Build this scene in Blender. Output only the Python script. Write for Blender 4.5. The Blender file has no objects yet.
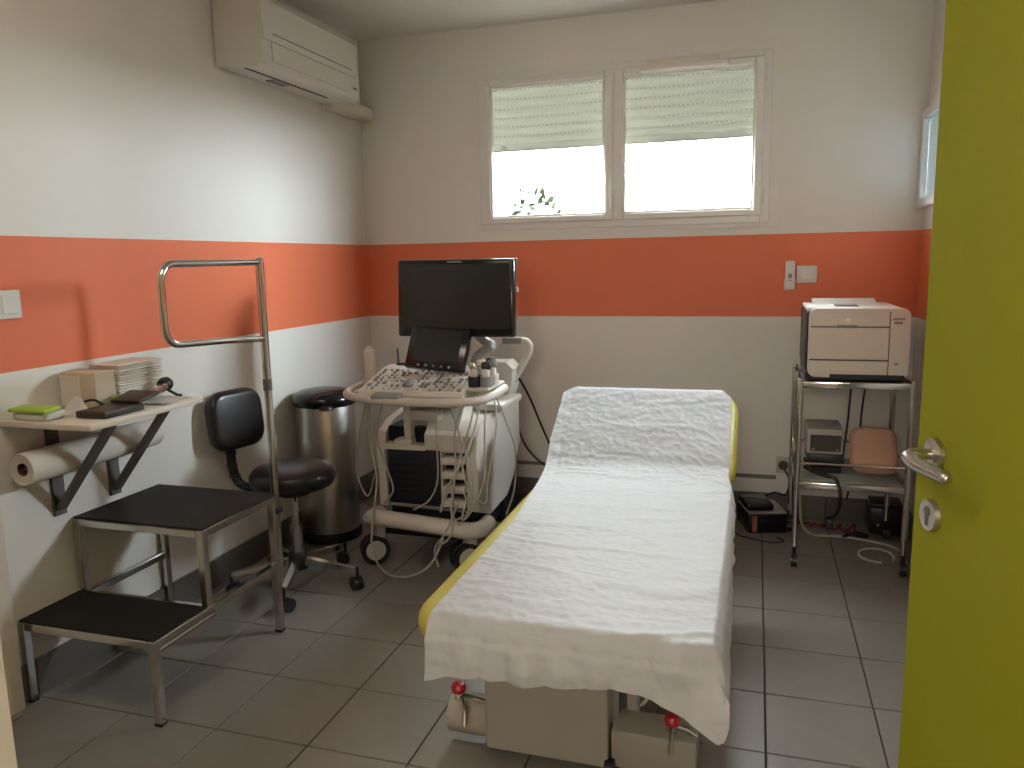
import bpy, bmesh, math, random
from mathutils import Vector, Matrix, noise
random.seed(7)
S = bpy.context.scene
COL = S.collection
PI = math.pi
XR, ZC, ZT, ZB = 2.834, 2.511, 1.4166, 1.0165      # right wall, ceiling, paint band top / bottom
YF, YF2 = -3.56, -3.66                              # front wall faces (door opening where the camera stands)
TX, TY, TS = 0.3553, -2.3484, 0.303                 # floor tile grid

# ------------------------------------------------------------------ camera
cam = bpy.data.cameras.new('camera'); cam.sensor_width = 36.0; cam.lens = 784.88 / 1024 * 36
cam.clip_start = 0.02
camo = bpy.data.objects.new('camera', cam); COL.objects.link(camo)
def cam_axes(yaw, pitch, roll):
    cy, sy, cp, sp = math.cos(yaw), math.sin(yaw), math.cos(pitch), math.sin(pitch)
    f = Vector((-sy*cp, cy*cp, -sp)); r = Vector((cy, sy, 0)); u = r.cross(f)
    c, s = math.cos(roll), math.sin(roll)
    return c*r + s*u, -s*r + c*u, f
r_, u_, f_ = cam_axes(math.radians(17.297), math.radians(8.978), math.radians(-1.129))
m = Matrix((r_, u_, -f_)).transposed().to_4x4(); m.translation = Vector((2.114, -4.076, 1.317))
camo.matrix_world = m
S.camera = camo

# ------------------------------------------------------------------ sky and exposure
world = bpy.data.worlds.new('overcast_sky'); S.world = world; world.use_nodes = True
bg = world.node_tree.nodes['Background']
bg.inputs['Color'].default_value = (0.94, 0.975, 1.0, 1); bg.inputs['Strength'].default_value = 190.0
S.view_settings.view_transform = 'Standard'; S.view_settings.look = 'None'
S.view_settings.exposure = 0.0; S.view_settings.gamma = 1.0; S.view_settings.use_curve_mapping = False
HALL_FILL, ROOM_FILL = 28.0, 9.0  # strengths of the two added fill lamps
if hasattr(S, 'cycles'):
    S.cycles.sample_clamp_indirect = 8.0; S.cycles.use_adaptive_sampling = False; S.cycles.caustics_reflective = False

for px_, py_, pz_, sx_, sz_ in ((1.4115, 0.160, 1.695, 1.50, 0.45), (5.88, 0.065, 2.415, 5.04, 1.77)):   # portals only guide the sampling of the sky through the two openings
    pl = bpy.data.lights.new('sky_portal', 'AREA'); pl.shape = 'RECTANGLE'; pl.size = sx_; pl.size_y = sz_; pl.cycles.is_portal = True
    po = bpy.data.objects.new('sky_portal', pl); COL.objects.link(po); po.location = (px_, py_, pz_); po.rotation_euler = (-PI/2, 0, 0)

# ------------------------------------------------------------------ materials
MATS = {}
def mat(name, col, rough=0.5, metal=0.0, bump=0.0, bscale=40.0, var=0.0, vscale=6.0, spec=0.5, coat=0.0, stretch=None):
    if name in MATS: return MATS[name]
    M = bpy.data.materials.new(name); M.use_nodes = True; nt = M.node_tree; N = nt.nodes
    b = N['Principled BSDF']; b.inputs['Roughness'].default_value = rough; b.inputs['Metallic'].default_value = metal
    b.inputs['Specular IOR Level'].default_value = spec; b.inputs['Coat Weight'].default_value = coat
    tc = N.new('ShaderNodeTexCoord'); src = tc.outputs['Object']
    if stretch:
        mp = N.new('ShaderNodeMapping'); mp.inputs['Scale'].default_value = stretch
        nt.links.new(src, mp.inputs['Vector']); src = mp.outputs['Vector']
    no = N.new('ShaderNodeTexNoise'); no.inputs['Scale'].default_value = vscale; no.inputs['Detail'].default_value = 4
    nt.links.new(src, no.inputs['Vector'])
    mx = N.new('ShaderNodeMix'); mx.data_type = 'RGBA'
    v = var if var else 0.04
    mx.inputs['A'].default_value = tuple(c*(1-v) for c in col) + (1,)
    mx.inputs['B'].default_value = tuple(min(1, c*(1+v)) for c in col) + (1,)
    nt.links.new(no.outputs['Fac'], mx.inputs['Factor']); nt.links.new(mx.outputs['Result'], b.inputs['Base Color'])
    if bump:
        n2 = N.new('ShaderNodeTexNoise'); n2.inputs['Scale'].default_value = bscale; n2.inputs['Detail'].default_value = 3
        nt.links.new(src, n2.inputs['Vector'])
        bp = N.new('ShaderNodeBump'); bp.inputs['Strength'].default_value = bump; bp.inputs['Distance'].default_value = 0.004
        nt.links.new(n2.outputs['Fac'], bp.inputs['Height']); nt.links.new(bp.outputs['Normal'], b.inputs['Normal'])
    MATS[name] = M; return M

def wall_material():
    M = mat('wall_paint', (0.80, 0.775, 0.72), 0.55, bump=0.12, bscale=220, var=0.015, vscale=2.0, spec=0.3)
    nt = M.node_tree; N = nt.nodes; b = N['Principled BSDF']
    base = b.inputs['Base Color'].links[0].from_socket
    g = N.new('ShaderNodeNewGeometry'); sx = N.new('ShaderNodeSeparateXYZ'); nt.links.new(g.outputs['Position'], sx.inputs['Vector'])
    def cmp(op, v):
        n = N.new('ShaderNodeMath'); n.operation = op; nt.links.new(sx.outputs['Z'], n.inputs[0]); n.inputs[1].default_value = v; return n
    a, c = cmp('GREATER_THAN', ZB), cmp('LESS_THAN', ZT)
    mu = N.new('ShaderNodeMath'); mu.operation = 'MULTIPLY'; nt.links.new(a.outputs[0], mu.inputs[0]); nt.links.new(c.outputs[0], mu.inputs[1])
    mx = N.new('ShaderNodeMix'); mx.data_type = 'RGBA'; nt.links.new(mu.outputs[0], mx.inputs['Factor'])
    nt.links.new(base, mx.inputs['A']); mx.inputs['B'].default_value = (0.77, 0.195, 0.095, 1)
    nt.links.new(mx.outputs['Result'], b.inputs['Base Color'])
    return M
WALL = wall_material()
PLAIN = mat('ceiling_paint', (0.78, 0.76, 0.715), 0.7, bump=0.1, bscale=200, var=0.015)
HALLM = mat('hall_paint', (0.55, 0.45, 0.33), 0.6, var=0.02)
TILE = mat('floor_tile', (0.245, 0.228, 0.203), 0.34, bump=0.06, bscale=90, var=0.14, vscale=7, spec=0.5)
GROUT = mat('grout', (0.045, 0.037, 0.030), 0.9, bump=0.2, bscale=200)
SKIRT = mat('skirting_tile', (0.135, 0.125, 0.112), 0.4, bump=0.06, bscale=90, var=0.1)
PVC = mat('white_pvc', (0.78, 0.765, 0.72), 0.35, var=0.02)
TRIMW = mat('cream_trim', (0.74, 0.68, 0.57), 0.45, var=0.03)
SHELFW = mat('shelf_board', (0.76, 0.71, 0.62), 0.4, var=0.03)
ACW = mat('ac_plastic', (0.74, 0.72, 0.66), 0.38, var=0.02)
GREEN = mat('green_door_laminate', (0.265, 0.275, 0.016), 0.6, bump=0.04, bscale=120, var=0.04, vscale=3, spec=0.09)
STEEL = mat('chrome_steel', (0.62, 0.60, 0.57), 0.16, 1.0, var=0.05)
BRUSH = mat('brushed_steel', (0.56, 0.54, 0.51), 0.30, 1.0, var=0.08, vscale=30, stretch=(1, 1, 0.05))
NICKEL = mat('satin_nickel', (0.60, 0.57, 0.52), 0.28, 1.0, var=0.04)
BLACKL = mat('black_vinyl', (0.012, 0.012, 0.013), 0.30, bump=0.08, bscale=300)
BLACKP = mat('black_plastic', (0.014, 0.014, 0.015), 0.40)
GLOSSB = mat('gloss_black', (0.008, 0.008, 0.009), 0.16)
RUBBER = mat('black_rubber_tread', (0.012, 0.010, 0.009), 0.62, bump=0.5, bscale=400, spec=0.3)
DGREY = mat('dark_grey_metal', (0.16, 0.15, 0.14), 0.42, 0.3)
GREYP = mat('grey_plastic', (0.22, 0.215, 0.205), 0.45)
SCREEN = mat('dark_screen', (0.022, 0.024, 0.025), 0.14, var=0.02)
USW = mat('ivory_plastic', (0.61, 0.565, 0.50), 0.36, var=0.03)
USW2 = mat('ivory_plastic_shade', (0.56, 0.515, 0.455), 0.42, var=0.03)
NAVY = mat('navy_panel', (0.006, 0.008, 0.014), 0.35)
CABLE = mat('beige_cable', (0.45, 0.42, 0.37), 0.5)
CABLEW = mat('white_cable', (0.62, 0.58, 0.50), 0.5)
CABLEB = mat('black_cable', (0.012, 0.010, 0.010), 0.5)
CABLER = mat('red_cable', (0.22, 0.012, 0.016), 0.5)
CABLEM = mat('brown_cable', (0.09, 0.035, 0.025), 0.5)
YELLOW = mat('yellow_vinyl', (0.50, 0.44, 0.085), 0.42, bump=0.1, bscale=250, var=0.05)
BEDW = mat('bed_enamel', (0.36, 0.33, 0.275), 0.4, var=0.02)
RED = mat('red_knob', (0.42, 0.02, 0.03), 0.35)
TOWEL = mat('towel_paper', (0.74, 0.70, 0.62), 0.9, bump=0.3, bscale=150, var=0.04)
CREAM = mat('cream_card', (0.62, 0.52, 0.39), 0.7, var=0.04)
LIME = mat('lime_print', (0.36, 0.55, 0.05), 0.5)
FILM = mat('white_film', (0.70, 0.69, 0.66), 0.35, bump=0.4, bscale=60)
ROLLP = mat('roll_paper', (0.74, 0.70, 0.64), 0.85, bump=0.15, bscale=100)
CARD = mat('roll_core_card', (0.10, 0.07, 0.045), 0.9)
BROWNB = mat('brown_black_box', (0.035, 0.027, 0.022), 0.4)
PRW = mat('printer_plastic', (0.60, 0.555, 0.49), 0.42, var=0.02)
PRT = mat('printer_top_plastic', (0.66, 0.64, 0.60), 0.42, var=0.02)
PINK = mat('pink_fabric', (0.60, 0.36, 0.26), 0.8, bump=0.2, bscale=200, var=0.05)
GLASSG = mat('frosted_shelf', (0.36, 0.40, 0.34), 0.3, var=0.03)
CREG = mat('grey_device', (0.40, 0.385, 0.35), 0.5)
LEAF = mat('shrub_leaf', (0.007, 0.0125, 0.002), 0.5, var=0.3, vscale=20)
BARK = mat('shrub_bark', (0.10, 0.07, 0.045), 0.9)
CONC = mat('outdoor_paving', (0.16, 0.155, 0.14), 0.9, bump=0.2, var=0.2)
ORNG = mat('orange_label', (0.42, 0.16, 0.08), 0.6)
LOGO = mat('logo_grey', (0.30, 0.30, 0.30), 0.4)
WHITE = mat('white_plastic', (0.76, 0.74, 0.69), 0.35, var=0.02)
SEAM = mat('seam_dark', (0.07, 0.065, 0.058), 0.7)

def glass_material(name, tint):
    M = bpy.data.materials.new(name); M.use_nodes = True; nt = M.node_tree; N = nt.nodes
    N.remove(N['Principled BSDF']); out = N['Material Output']
    t = N.new('ShaderNodeBsdfTransparent'); t.inputs['Color'].default_value = tint
    g = N.new('ShaderNodeBsdfGlossy'); g.inputs['Roughness'].default_value = 0.02
    lw = N.new('ShaderNodeLayerWeight'); lw.inputs['Blend'].default_value = 0.5
    pw = N.new('ShaderNodeMath'); pw.operation = 'POWER'; pw.inputs[1].default_value = 5.0; nt.links.new(lw.outputs['Facing'], pw.inputs[0])
    fr = N.new('ShaderNodeMath'); fr.operation = 'MULTIPLY_ADD'; fr.inputs[1].default_value = 0.6; fr.inputs[2].default_value = 0.003; nt.links.new(pw.outputs[0], fr.inputs[0])
    mx = N.new('ShaderNodeMixShader')
    nt.links.new(fr.outputs[0], mx.inputs[0]); nt.links.new(t.outputs[0], mx.inputs[1]); nt.links.new(g.outputs[0], mx.inputs[2])
    nt.links.new(mx.outputs[0], out.inputs['Surface']); return M
GLASS = glass_material('window_glass', (0.60, 0.618, 0.615, 1)); BLUEGLASS = glass_material('bluish_glass', (0.90, 0.95, 0.97, 1))
def translucent(name, col, tcol, fac, bump=0.0):
    M = bpy.data.materials.new(name); M.use_nodes = True; nt = M.node_tree; N = nt.nodes
    b = N['Principled BSDF']; b.inputs['Roughness'].default_value = 0.6; out = N['Material Output']
    no = N.new('ShaderNodeTexNoise'); no.inputs['Scale'].default_value = 9; no.inputs['Detail'].default_value = 4
    tc = N.new('ShaderNodeTexCoord'); nt.links.new(tc.outputs['Object'], no.inputs['Vector'])
    mx = N.new('ShaderNodeMix'); mx.data_type = 'RGBA'; nt.links.new(no.outputs['Fac'], mx.inputs['Factor'])
    mx.inputs['A'].default_value = tuple(c*.97 for c in col)+(1,); mx.inputs['B'].default_value = col+(1,)
    nt.links.new(mx.outputs['Result'], b.inputs['Base Color'])
    t = N.new('ShaderNodeBsdfTranslucent'); t.inputs['Color'].default_value = tcol+(1,)
    ms = N.new('ShaderNodeMixShader'); ms.inputs[0].default_value = fac
    nt.links.new(b.outputs[0], ms.inputs[1]); nt.links.new(t.outputs[0], ms.inputs[2]); nt.links.new(ms.outputs[0], out.inputs['Surface'])
    if bump:
        n2 = N.new('ShaderNodeTexNoise'); n2.inputs['Scale'].default_value = 90; n2.inputs['Detail'].default_value = 5
        nt.links.new(tc.outputs['Object'], n2.inputs['Vector'])
        bp = N.new('ShaderNodeBump'); bp.inputs['Strength'].default_value = bump; bp.inputs['Distance'].default_value = 0.003
        nt.links.new(n2.outputs['Fac'], bp.inputs['Height']); nt.links.new(bp.outputs[0], b.inputs['Normal'])
    return M
PAPER = translucent('exam_paper', (0.50, 0.505, 0.51), (0.42, 0.37, 0.30), 0.06, 0.25)
SLAT = translucent('shutter_slat', (0.74, 0.74, 0.68), (0.77, 0.755, 0.68), 0.34)
def emit_material(name, col, st):
    M = bpy.data.materials.new(name); M.use_nodes = True; b = M.node_tree.nodes['Principled BSDF']
    b.inputs['Emission Color'].default_value = col+(1,); b.inputs['Emission Strength'].default_value = st
    return M

# ------------------------------------------------------------------ mesh builder
class MB:
    def __init__(s): s.bm = bmesh.new()
    def _xf(s, vs, M):
        if M is not None:
            for v in vs: v.co = M @ v.co
    def box(s, x0, x1, y0, y1, z0, z1, bev=0.0, seg=2, M=None):
        b = bmesh.new()
        vs = [b.verts.new((x, y, z)) for z in (z0, z1) for y in (y0, y1) for x in (x0, x1)]
        for f in ((0,2,3,1),(4,5,7,6),(0,1,5,4),(2,6,7,3),(0,4,6,2),(1,3,7,5)): b.faces.new([vs[i] for i in f])
        if bev: bmesh.ops.bevel(b, geom=b.edges[:], offset=bev, segments=seg, affect='EDGES', profile=0.5)
        s.merge(b, M); return s
    def merge(s, b, M=None):
        b.verts.index_update()
        nv = [s.bm.verts.new(M @ v.co if M is not None else v.co) for v in b.verts]
        for f in b.faces:
            try: s.bm.faces.new([nv[v.index] for v in f.verts])
            except ValueError: pass
        b.free()
    def loft(s, loops, cap0=True, cap1=True, closed=True):
        L = [[s.bm.verts.new(p) for p in lp] for lp in loops]; n = len(L[0])
        for a, b in zip(L, L[1:]):
            for i in range(n if closed else n-1):
                s.bm.faces.new((a[i], a[(i+1) % n], b[(i+1) % n], b[i]))
        if cap0: s.bm.faces.new(L[0][::-1])
        if cap1: s.bm.faces.new(L[-1])
        return s
    def cyl(s, p0, p1, r0, r1=None, n=16, cap=True):
        p0, p1 = Vector(p0), Vector(p1); r1 = r0 if r1 is None else r1
        d = (p1-p0).normalized(); a = d.orthogonal().normalized(); b = d.cross(a)
        lp = lambda p, r: [p + r*(math.cos(2*PI*i/n)*a + math.sin(2*PI*i/n)*b) for i in range(n)]
        return s.loft([lp(p0, r0), lp(p1, r1)], cap, cap)
    def tube(s, pts, r, n=8, smooth=0, flat=1.0):
        P = [Vector(p) for p in pts]
        if smooth: P = catmull(P, smooth)
        if isinstance(r, (list, tuple)):
            m_ = len(r)-1; r0 = r
            r = [r0[min(int(i/(len(P)-1)*m_), m_-1)] + (r0[min(int(i/(len(P)-1)*m_), m_-1)+1]-r0[min(int(i/(len(P)-1)*m_), m_-1)])*(i/(len(P)-1)*m_-min(int(i/(len(P)-1)*m_), m_-1)) for i in range(len(P))]
        d0 = (P[1]-P[0]).normalized(); a = d0.orthogonal().normalized()
        loops = []
        for i, p in enumerate(P):
            d = ((P[min(i+1, len(P)-1)] - P[max(i-1, 0)])).normalized()
            a = (a - d*a.dot(d)).normalized(); b = d.cross(a)
            rr = r[i] if isinstance(r, (list, tuple)) else r
            loops.append([p + rr*(math.cos(2*PI*k/n)*a + flat*math.sin(2*PI*k/n)*b) for k in range(n)])
        return s.loft(loops)
    def lathe(s, prof, c=(0, 0, 0), n=24, axis='z', sx=1.0, sy=1.0, M=None):
        c = Vector(c); loops = []
        for r, h in prof:
            lp = []
            for k in range(n):
                u, v = r*math.cos(2*PI*k/n)*sx, r*math.sin(2*PI*k/n)*sy
                p = {'z': Vector((u, v, h)), 'y': Vector((v, h, u)), 'x': Vector((h, u, v))}[axis]
                if M is not None: p = M @ p
                lp.append(c + p)
            loops.append(lp)
        return s.loft(loops)
    def prism(s, poly, h0, h1, axis='x'):
        f = {'x': lambda a, b, h: (h, a, b), 'y': lambda a, b, h: (a, h, b), 'z': lambda a, b, h: (a, b, h)}[axis]
        return s.loft([[f(a, b, h0) for a, b in poly], [f(a, b, h1) for a, b in poly]])
def catmull(P, k):
    out = []
    for i in range(len(P)-1):
        p0, p1, p2, p3 = P[max(i-1, 0)], P[i], P[i+1], P[min(i+2, len(P)-1)]
        for j in range(k):
            t = j/k
            out.append(0.5*((2*p1) + (p2-p0)*t + (2*p0-5*p1+4*p2-p3)*t*t + (3*p1-p0-3*p2+p3)*t**3))
    out.append(P[-1]); return out

ORG = {}
def obj(name, mb, material, parent=None, loc=None, angle=35, M=None):
    bmesh.ops.recalc_face_normals(mb.bm, faces=mb.bm.faces[:])
    me = bpy.data.meshes.new(name); mb.bm.to_mesh(me); mb.bm.free()
    o = bpy.data.objects.new(name, me); COL.objects.link(o)
    me.materials.append(material)
    if angle and len(me.polygons):
        me.shade_smooth(); me.set_sharp_from_angle(angle=math.radians(angle))
    org = ORG[parent] if parent else (Vector(loc) if loc is not None else Vector((0, 0, 0)))
    if org.length: me.transform(Matrix.Translation(-org))
    if parent: o.parent = parent
    else: o.location = org
    ORG[o] = org
    return o
def thing(name, label, cat, loc, group=None):
    o = bpy.data.objects.new(name, None); COL.objects.link(o); o.location = loc; o.empty_display_size = 0.05
    ORG[o] = Vector(loc); return tag(o, label, cat, group)
def tag(o, label, cat, group=None, kind=None):
    o['label'] = label; o['category'] = cat
    if group: o['group'] = group
    if kind: o['kind'] = kind
    return o
def struct(o, label=None, cat=None):
    o['kind'] = 'structure'
    if label: o['label'] = label; o['category'] = cat
    return o
def stuff(o): o['kind'] = 'stuff'; return o
def B(*a, **k): return MB().box(*a, **k)
def rot(c, ax, deg):
    c = Vector(c); return Matrix.Translation(c) @ Matrix.Rotation(math.radians(deg), 4, ax) @ Matrix.Translation(-c)
def rrect(x0, x1, y0, y1, r, n=6):
    out = []
    for cx, cy, a0 in ((x1-r, y1-r, 0), (x0+r, y1-r, 90), (x0+r, y0+r, 180), (x1-r, y0+r, 270)):
        for k in range(n+1):
            a = math.radians(a0 + 90*k/n); out.append((cx + r*math.cos(a), cy + r*math.sin(a)))
    return out
def slab(mb, x0, x1, y0, y1, z0, z1, rp, re, M=None, n=6, ne=5):
    """rounded cushion: plan corners of radius rp, edges of radius re"""
    loops = []
    for z, ang in [(z0+re-re*math.cos(a), a) for a in [PI/2*k/ne for k in range(ne+1)]] + [(z1-re+re*math.sin(a), PI/2-a) for a in [PI/2*k/ne for k in range(ne+1)]]:
        ins = re*(1-math.sin(ang)); r = max(rp-ins, 0.002)
        lp = [Vector((a, b, z)) for a, b in rrect(x0+ins, x1-ins, y0+ins, y1-ins, r, n)]
        loops.append([M @ p for p in lp] if M is not None else lp)
    return mb.loft(loops)

# ================================================================== SETTING
# floor with its tiles
floor = struct(obj('floor', B(-0.15, 3.06, -5.6, 0.02, -0.12, -0.004), GROUT), 'grey square floor tiles with dark grout', 'floor')
cache = {}
def tile_mesh(w, d):
    key = (round(w, 4), round(d, 4))
    if key in cache: return cache[key]
    g, c, h = 0.0022, 0.0016, 0.006
    mb = MB(); mb.loft([[(g, g, -h), (w-g, g, -h), (w-g, d-g, -h), (g, d-g, -h)], [(g, g, -c), (w-g, g, -c), (w-g, d-g, -c), (g, d-g, -c)],
                        [(g+c, g+c, 0), (w-g-c, g+c, 0), (w-g-c, d-g-c, 0), (g+c, d-g-c, 0)]])
    bmesh.ops.recalc_face_normals(mb.bm, faces=mb.bm.faces[:])
    me = bpy.data.meshes.new('tile'); mb.bm.to_mesh(me); mb.bm.free(); me.materials.append(TILE); cache[key] = me; return me
def clipgrid(o, lo, hi):
    k = math.floor((lo-o)/TS); out = []
    while o + k*TS < hi - 1e-6:
        a, b = max(lo, o+k*TS), min(hi, o+(k+1)*TS)
        if b-a > 0.012: out.append((a, b))
        k += 1
    return out
for a, b in clipgrid(TX, 0, XR):
    for c, d in clipgrid(TY, YF2, 0):
        t = bpy.data.objects.new('tile', tile_mesh(b-a, d-c)); COL.objects.link(t); t.location = (a, c, 0); t.parent = floor
obj('hall_slab', B(0.6, 3.0, -5.5, YF2-0.002, -0.006, 0.0), TILE, floor, angle=0)

struct(obj('ceiling', B(-0.15, XR+0.06, -2.7, 0.25, ZC, ZC+0.12).box(-0.15, 3.1, -5.6, -2.7, ZC, ZC+0.12), PLAIN), 'plain off-white ceiling', 'ceiling')
struct(obj('wall_left', B(-0.12, 0, YF2, 0.25, -0.1, ZC), WALL), 'left wall with an orange band painted across white', 'wall')
RY0, RY1, RZ0, RZ1 = -0.62, -0.045, 1.535, 1.920      # opening behind the framed panel, cut to let light in
mb = MB(); mb.box(XR, XR+0.06, YF2, RY0, -0.1, ZC); mb.box(XR, XR+0.06, RY1, 0.25, -0.1, ZC); mb.box(XR, XR+0.06, RY0, RY1, -0.1, RZ0); mb.box(XR, XR+0.06, RY0, RY1, RZ1, ZC)
struct(obj('wall_right', mb, WALL, angle=0), 'right wall with an orange band behind the green door', 'wall')
WT = 0.155
WX0, WX1, WZ0, WZ1 = 0.665, 2.158, 1.478, 2.268
mb = MB(); mb.box(0, WX0, 0, WT, -0.1, ZC); mb.box(WX1, XR, 0, WT, -0.1, ZC)
mb.box(WX0, WX1, 0, WT, -0.1, WZ0); mb.box(WX0, WX1, 0, WT, WZ1, ZC)
struct(obj('wall_back', mb, WALL, angle=0), 'back wall with window and orange painted band', 'wall')
DX0, DX1 = 1.430, 2.650
mb = MB(); mb.box(0, DX0, YF2, YF, -0.1, ZC); mb.box(DX1, XR, YF2, YF, -0.1, ZC); mb.box(DX0, DX1, YF2, YF, 2.08, ZC)
struct(obj('wall_front', mb, mat('tan_wall_paint', (0.36, 0.28, 0.19), 0.6), angle=0), 'entrance wall with the doorway', 'wall')
mb = MB(); mb.box(0.55, 0.6, -5.5, YF2, -0.1, ZC); mb.box(3.0, 3.05, -5.5, YF2, -0.1, ZC); mb.box(0.55, 3.05, -5.6, -5.5, -0.1, ZC)
struct(obj('wall_hall', mb, HALLM, angle=0), 'hallway walls outside the doorway', 'wall')
# made-up room shell, its openings shape the light on the left wall
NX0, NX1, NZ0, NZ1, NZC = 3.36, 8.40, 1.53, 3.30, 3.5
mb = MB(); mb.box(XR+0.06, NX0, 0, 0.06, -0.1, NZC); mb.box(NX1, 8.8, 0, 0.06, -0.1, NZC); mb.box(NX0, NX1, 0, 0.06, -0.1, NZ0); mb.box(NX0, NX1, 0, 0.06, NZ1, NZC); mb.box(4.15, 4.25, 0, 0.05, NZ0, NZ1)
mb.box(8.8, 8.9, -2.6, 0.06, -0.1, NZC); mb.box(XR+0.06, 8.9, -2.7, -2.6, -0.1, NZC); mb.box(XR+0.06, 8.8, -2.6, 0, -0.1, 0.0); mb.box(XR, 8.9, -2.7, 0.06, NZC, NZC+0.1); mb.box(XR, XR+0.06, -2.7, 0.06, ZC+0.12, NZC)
struct(obj('light_patch_room', mb, mat('light_room_blue', (0.022, 0.031, 0.037), 0.8), angle=0), 'walls of a made-up room that shapes light onto the left wall', 'wall')
# skirting, tile by tile
def skirting(name, axis, fixed, lo, hi, org, label):
    root = struct(obj(name, B(*( (0.0, 0.006, lo, hi) if axis == 'y' else (lo, hi, -0.006, 0.0)), 0.0, 0.117), GROUT), label, 'skirting')
    for a, b in clipgrid(org, lo, hi):
        g = 0.0018
        if axis == 'y': o = obj('tile', B(0.001, 0.011, a+g, b-g, 0.002, 0.12, 0.002, 1), SKIRT, root)
        else: o = obj('tile', B(a+g, b-g, -0.011, -0.001, 0.002, 0.12, 0.002, 1), SKIRT, root)
    return root
skirting('baseboard_left', 'y', 0, -2.41, -0.012, TY, 'dark grey tile skirting along the left wall')
skirting('baseboard_back', 'x', 0, 0.012, XR-0.012, TX, 'dark grey tile skirting along the back wall')
struct(obj('baseboard_right', B(XR-0.011, XR, YF, -0.012, 0, 0.12, 0.002, 1), SKIRT), 'dark grey skirting along the right wall', 'skirting')
# side door in left wall: casing and leaf
d2 = struct(obj('door_2', B(0.0, 0.008, -3.25, -2.462, 0.004, 2.03), TRIMW), 'cream flush side door in the left wall', 'door')
mb = B(0.0, 0.03, -2.462, -2.412, 0.0, 2.1, 0.003, 1); mb.box(0.0, 0.03, -3.30, -3.25, 0, 2.1, 0.003, 1); mb.box(0.0, 0.03, -3.25, -2.462, 2.03, 2.1)
obj('door_frame', mb, TRIMW, d2)
# entrance frame (its left jamb shows at the lower left of the photo)
mb = B(1.411, 1.451, YF2-0.012, YF, 0, 2.10, 0.004, 1); mb.box(2.650, 2.69, YF2-0.012, YF, 0, 2.10, 0.004, 1); mb.box(1.451, 2.65, YF2-0.012, YF, 2.06, 2.10, 0.004, 1)
struct(obj('trim_1', mb, WHITE), 'white door frame around the entrance', 'door frame')

# ------------------------------------------------------------------ window
win = struct(thing('window_1', 'white two-sash window with half lowered roller shutter', 'window', (1.41, 0, 1.48)))
def frame(mb, x0, x1, z0, z1, w, y0, y1, bev=0.003):
    wl, wr, wb, wt = w
    mb.box(x0, x0+wl, y0, y1, z0, z1, bev, 1); mb.box(x1-wr, x1, y0, y1, z0, z1, bev, 1)
    mb.box(x0+wl, x1-wr, y0, y1, z0, z0+wb, bev, 1); mb.box(x0+wl, x1-wr, y0, y1, z1-wt, z1, bev, 1); return mb
obj('reveal', frame(MB(), WX0-0.004, WX1+0.004, WZ0-0.004, WZ1+0.004, (0.007,)*4, 0.072, WT+0.004, 0), mat('grey_reveal', (0.12, 0.12, 0.115), 0.8), win, angle=0)
obj('casing', frame(MB(), 0.642, 2.206, 1.452, 2.326, (0.034, 0.060, 0.034, 0.062), -0.004, 0.0, 0.001), WALL, win)
obj('window_frame', frame(MB(), 0.660, 2.163, 1.473, 2.273, (0.042,)*4, -0.012, 0.07), PVC, win)
for i, (x0, x1, gx0, gx1) in enumerate(((0.694, 1.408, 0.753, 1.363), (1.408, 2.130, 1.459, 2.086))):
    sash = obj('sash', frame(MB(), x0, x1, 1.506, 2.243, (gx0-x0, x1-gx1, 1.541-1.506, 2.243-2.206), -0.026, 0.05, 0.006), PVC, win)
    obj('glazing_bead', frame(MB(), gx0-0.002, gx1+0.002, 1.539, 2.208, (0.011,)*4, -0.016, 0.0, 0.002), WHITE, sash)
    obj('pane', B(gx0, gx1, 0.012, 0.016, 1.541, 2.206), GLASS, sash, angle=0)
    for z in (1.56, 2.13):
        hx = x0-0.004 if i == 0 else x1+0.004
        obj('hinge', MB().cyl((hx, -0.02, z), (hx, -0.02, z+0.07), 0.006, n=8), PVC, sash)
hd = obj('handle', B(1.394, 1.420, -0.036, -0.026, 1.575, 1.66, 0.004, 2).box(1.400, 1.414, -0.062, -0.046, 1.560, 1.735, 0.005, 2).cyl((1.407, -0.03, 1.625), (1.407, -0.05, 1.625), 0.008, n=10), WHITE, win)
obj('latch', B(1.398, 1.416, -0.034, -0.026, 2.14, 2.235, 0.003, 1), PVC, win)
vent = obj('air_vent', B(1.545, 1.965, -0.066, -0.024, 2.210, 2.234, 0.004, 1), WHITE, win)
obj('vent_hood', B(1.575, 1.915, -0.052, -0.024, 2.234, 2.258, 0.003, 1), TRIMW, vent)
# roller shutter outside the panes
sh = thing('roller_shutter', 'white slatted roller shutter half lowered outside the window', 'shutter', (1.41, 0.14, 1.9))
def slat_mb(z):
    mb = MB(); prof = [(0.137, z), (0.131, z+0.008), (0.129, z+0.02), (0.131, z+0.032), (0.137, z+0.0395), (0.142, z+0.0395), (0.138, z+0.02), (0.142, z)]
    mb.prism(prof, 0.668, 2.154, 'x')
    n = 62; w = (2.146-0.676)/n
    for k in range(n): mb.box(0.676+k*w, 0.676+k*w+w*0.52, 0.136, 0.139, z+0.0395, z+0.0475)
    return mb
s0 = obj('slat', slat_mb(1.936), SLAT, sh, angle=60)
l0 = obj('slot_light_film', B(0.668, 2.154, 0.1395, 0.1405, 1.936+0.039, 1.936+0.048), translucent('milky_strip', (0.70, 0.70, 0.66), (0.36, 0.36, 0.33), 0.85), s0)  # added film closing the slots, softens the sky light through them
for k in range(1, 8):
    s = s0.copy(); COL.objects.link(s); s.parent = sh; s.location = (0, 0, 0.0475*k)
    l = l0.copy(); COL.objects.link(l); l.parent = s
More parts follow.
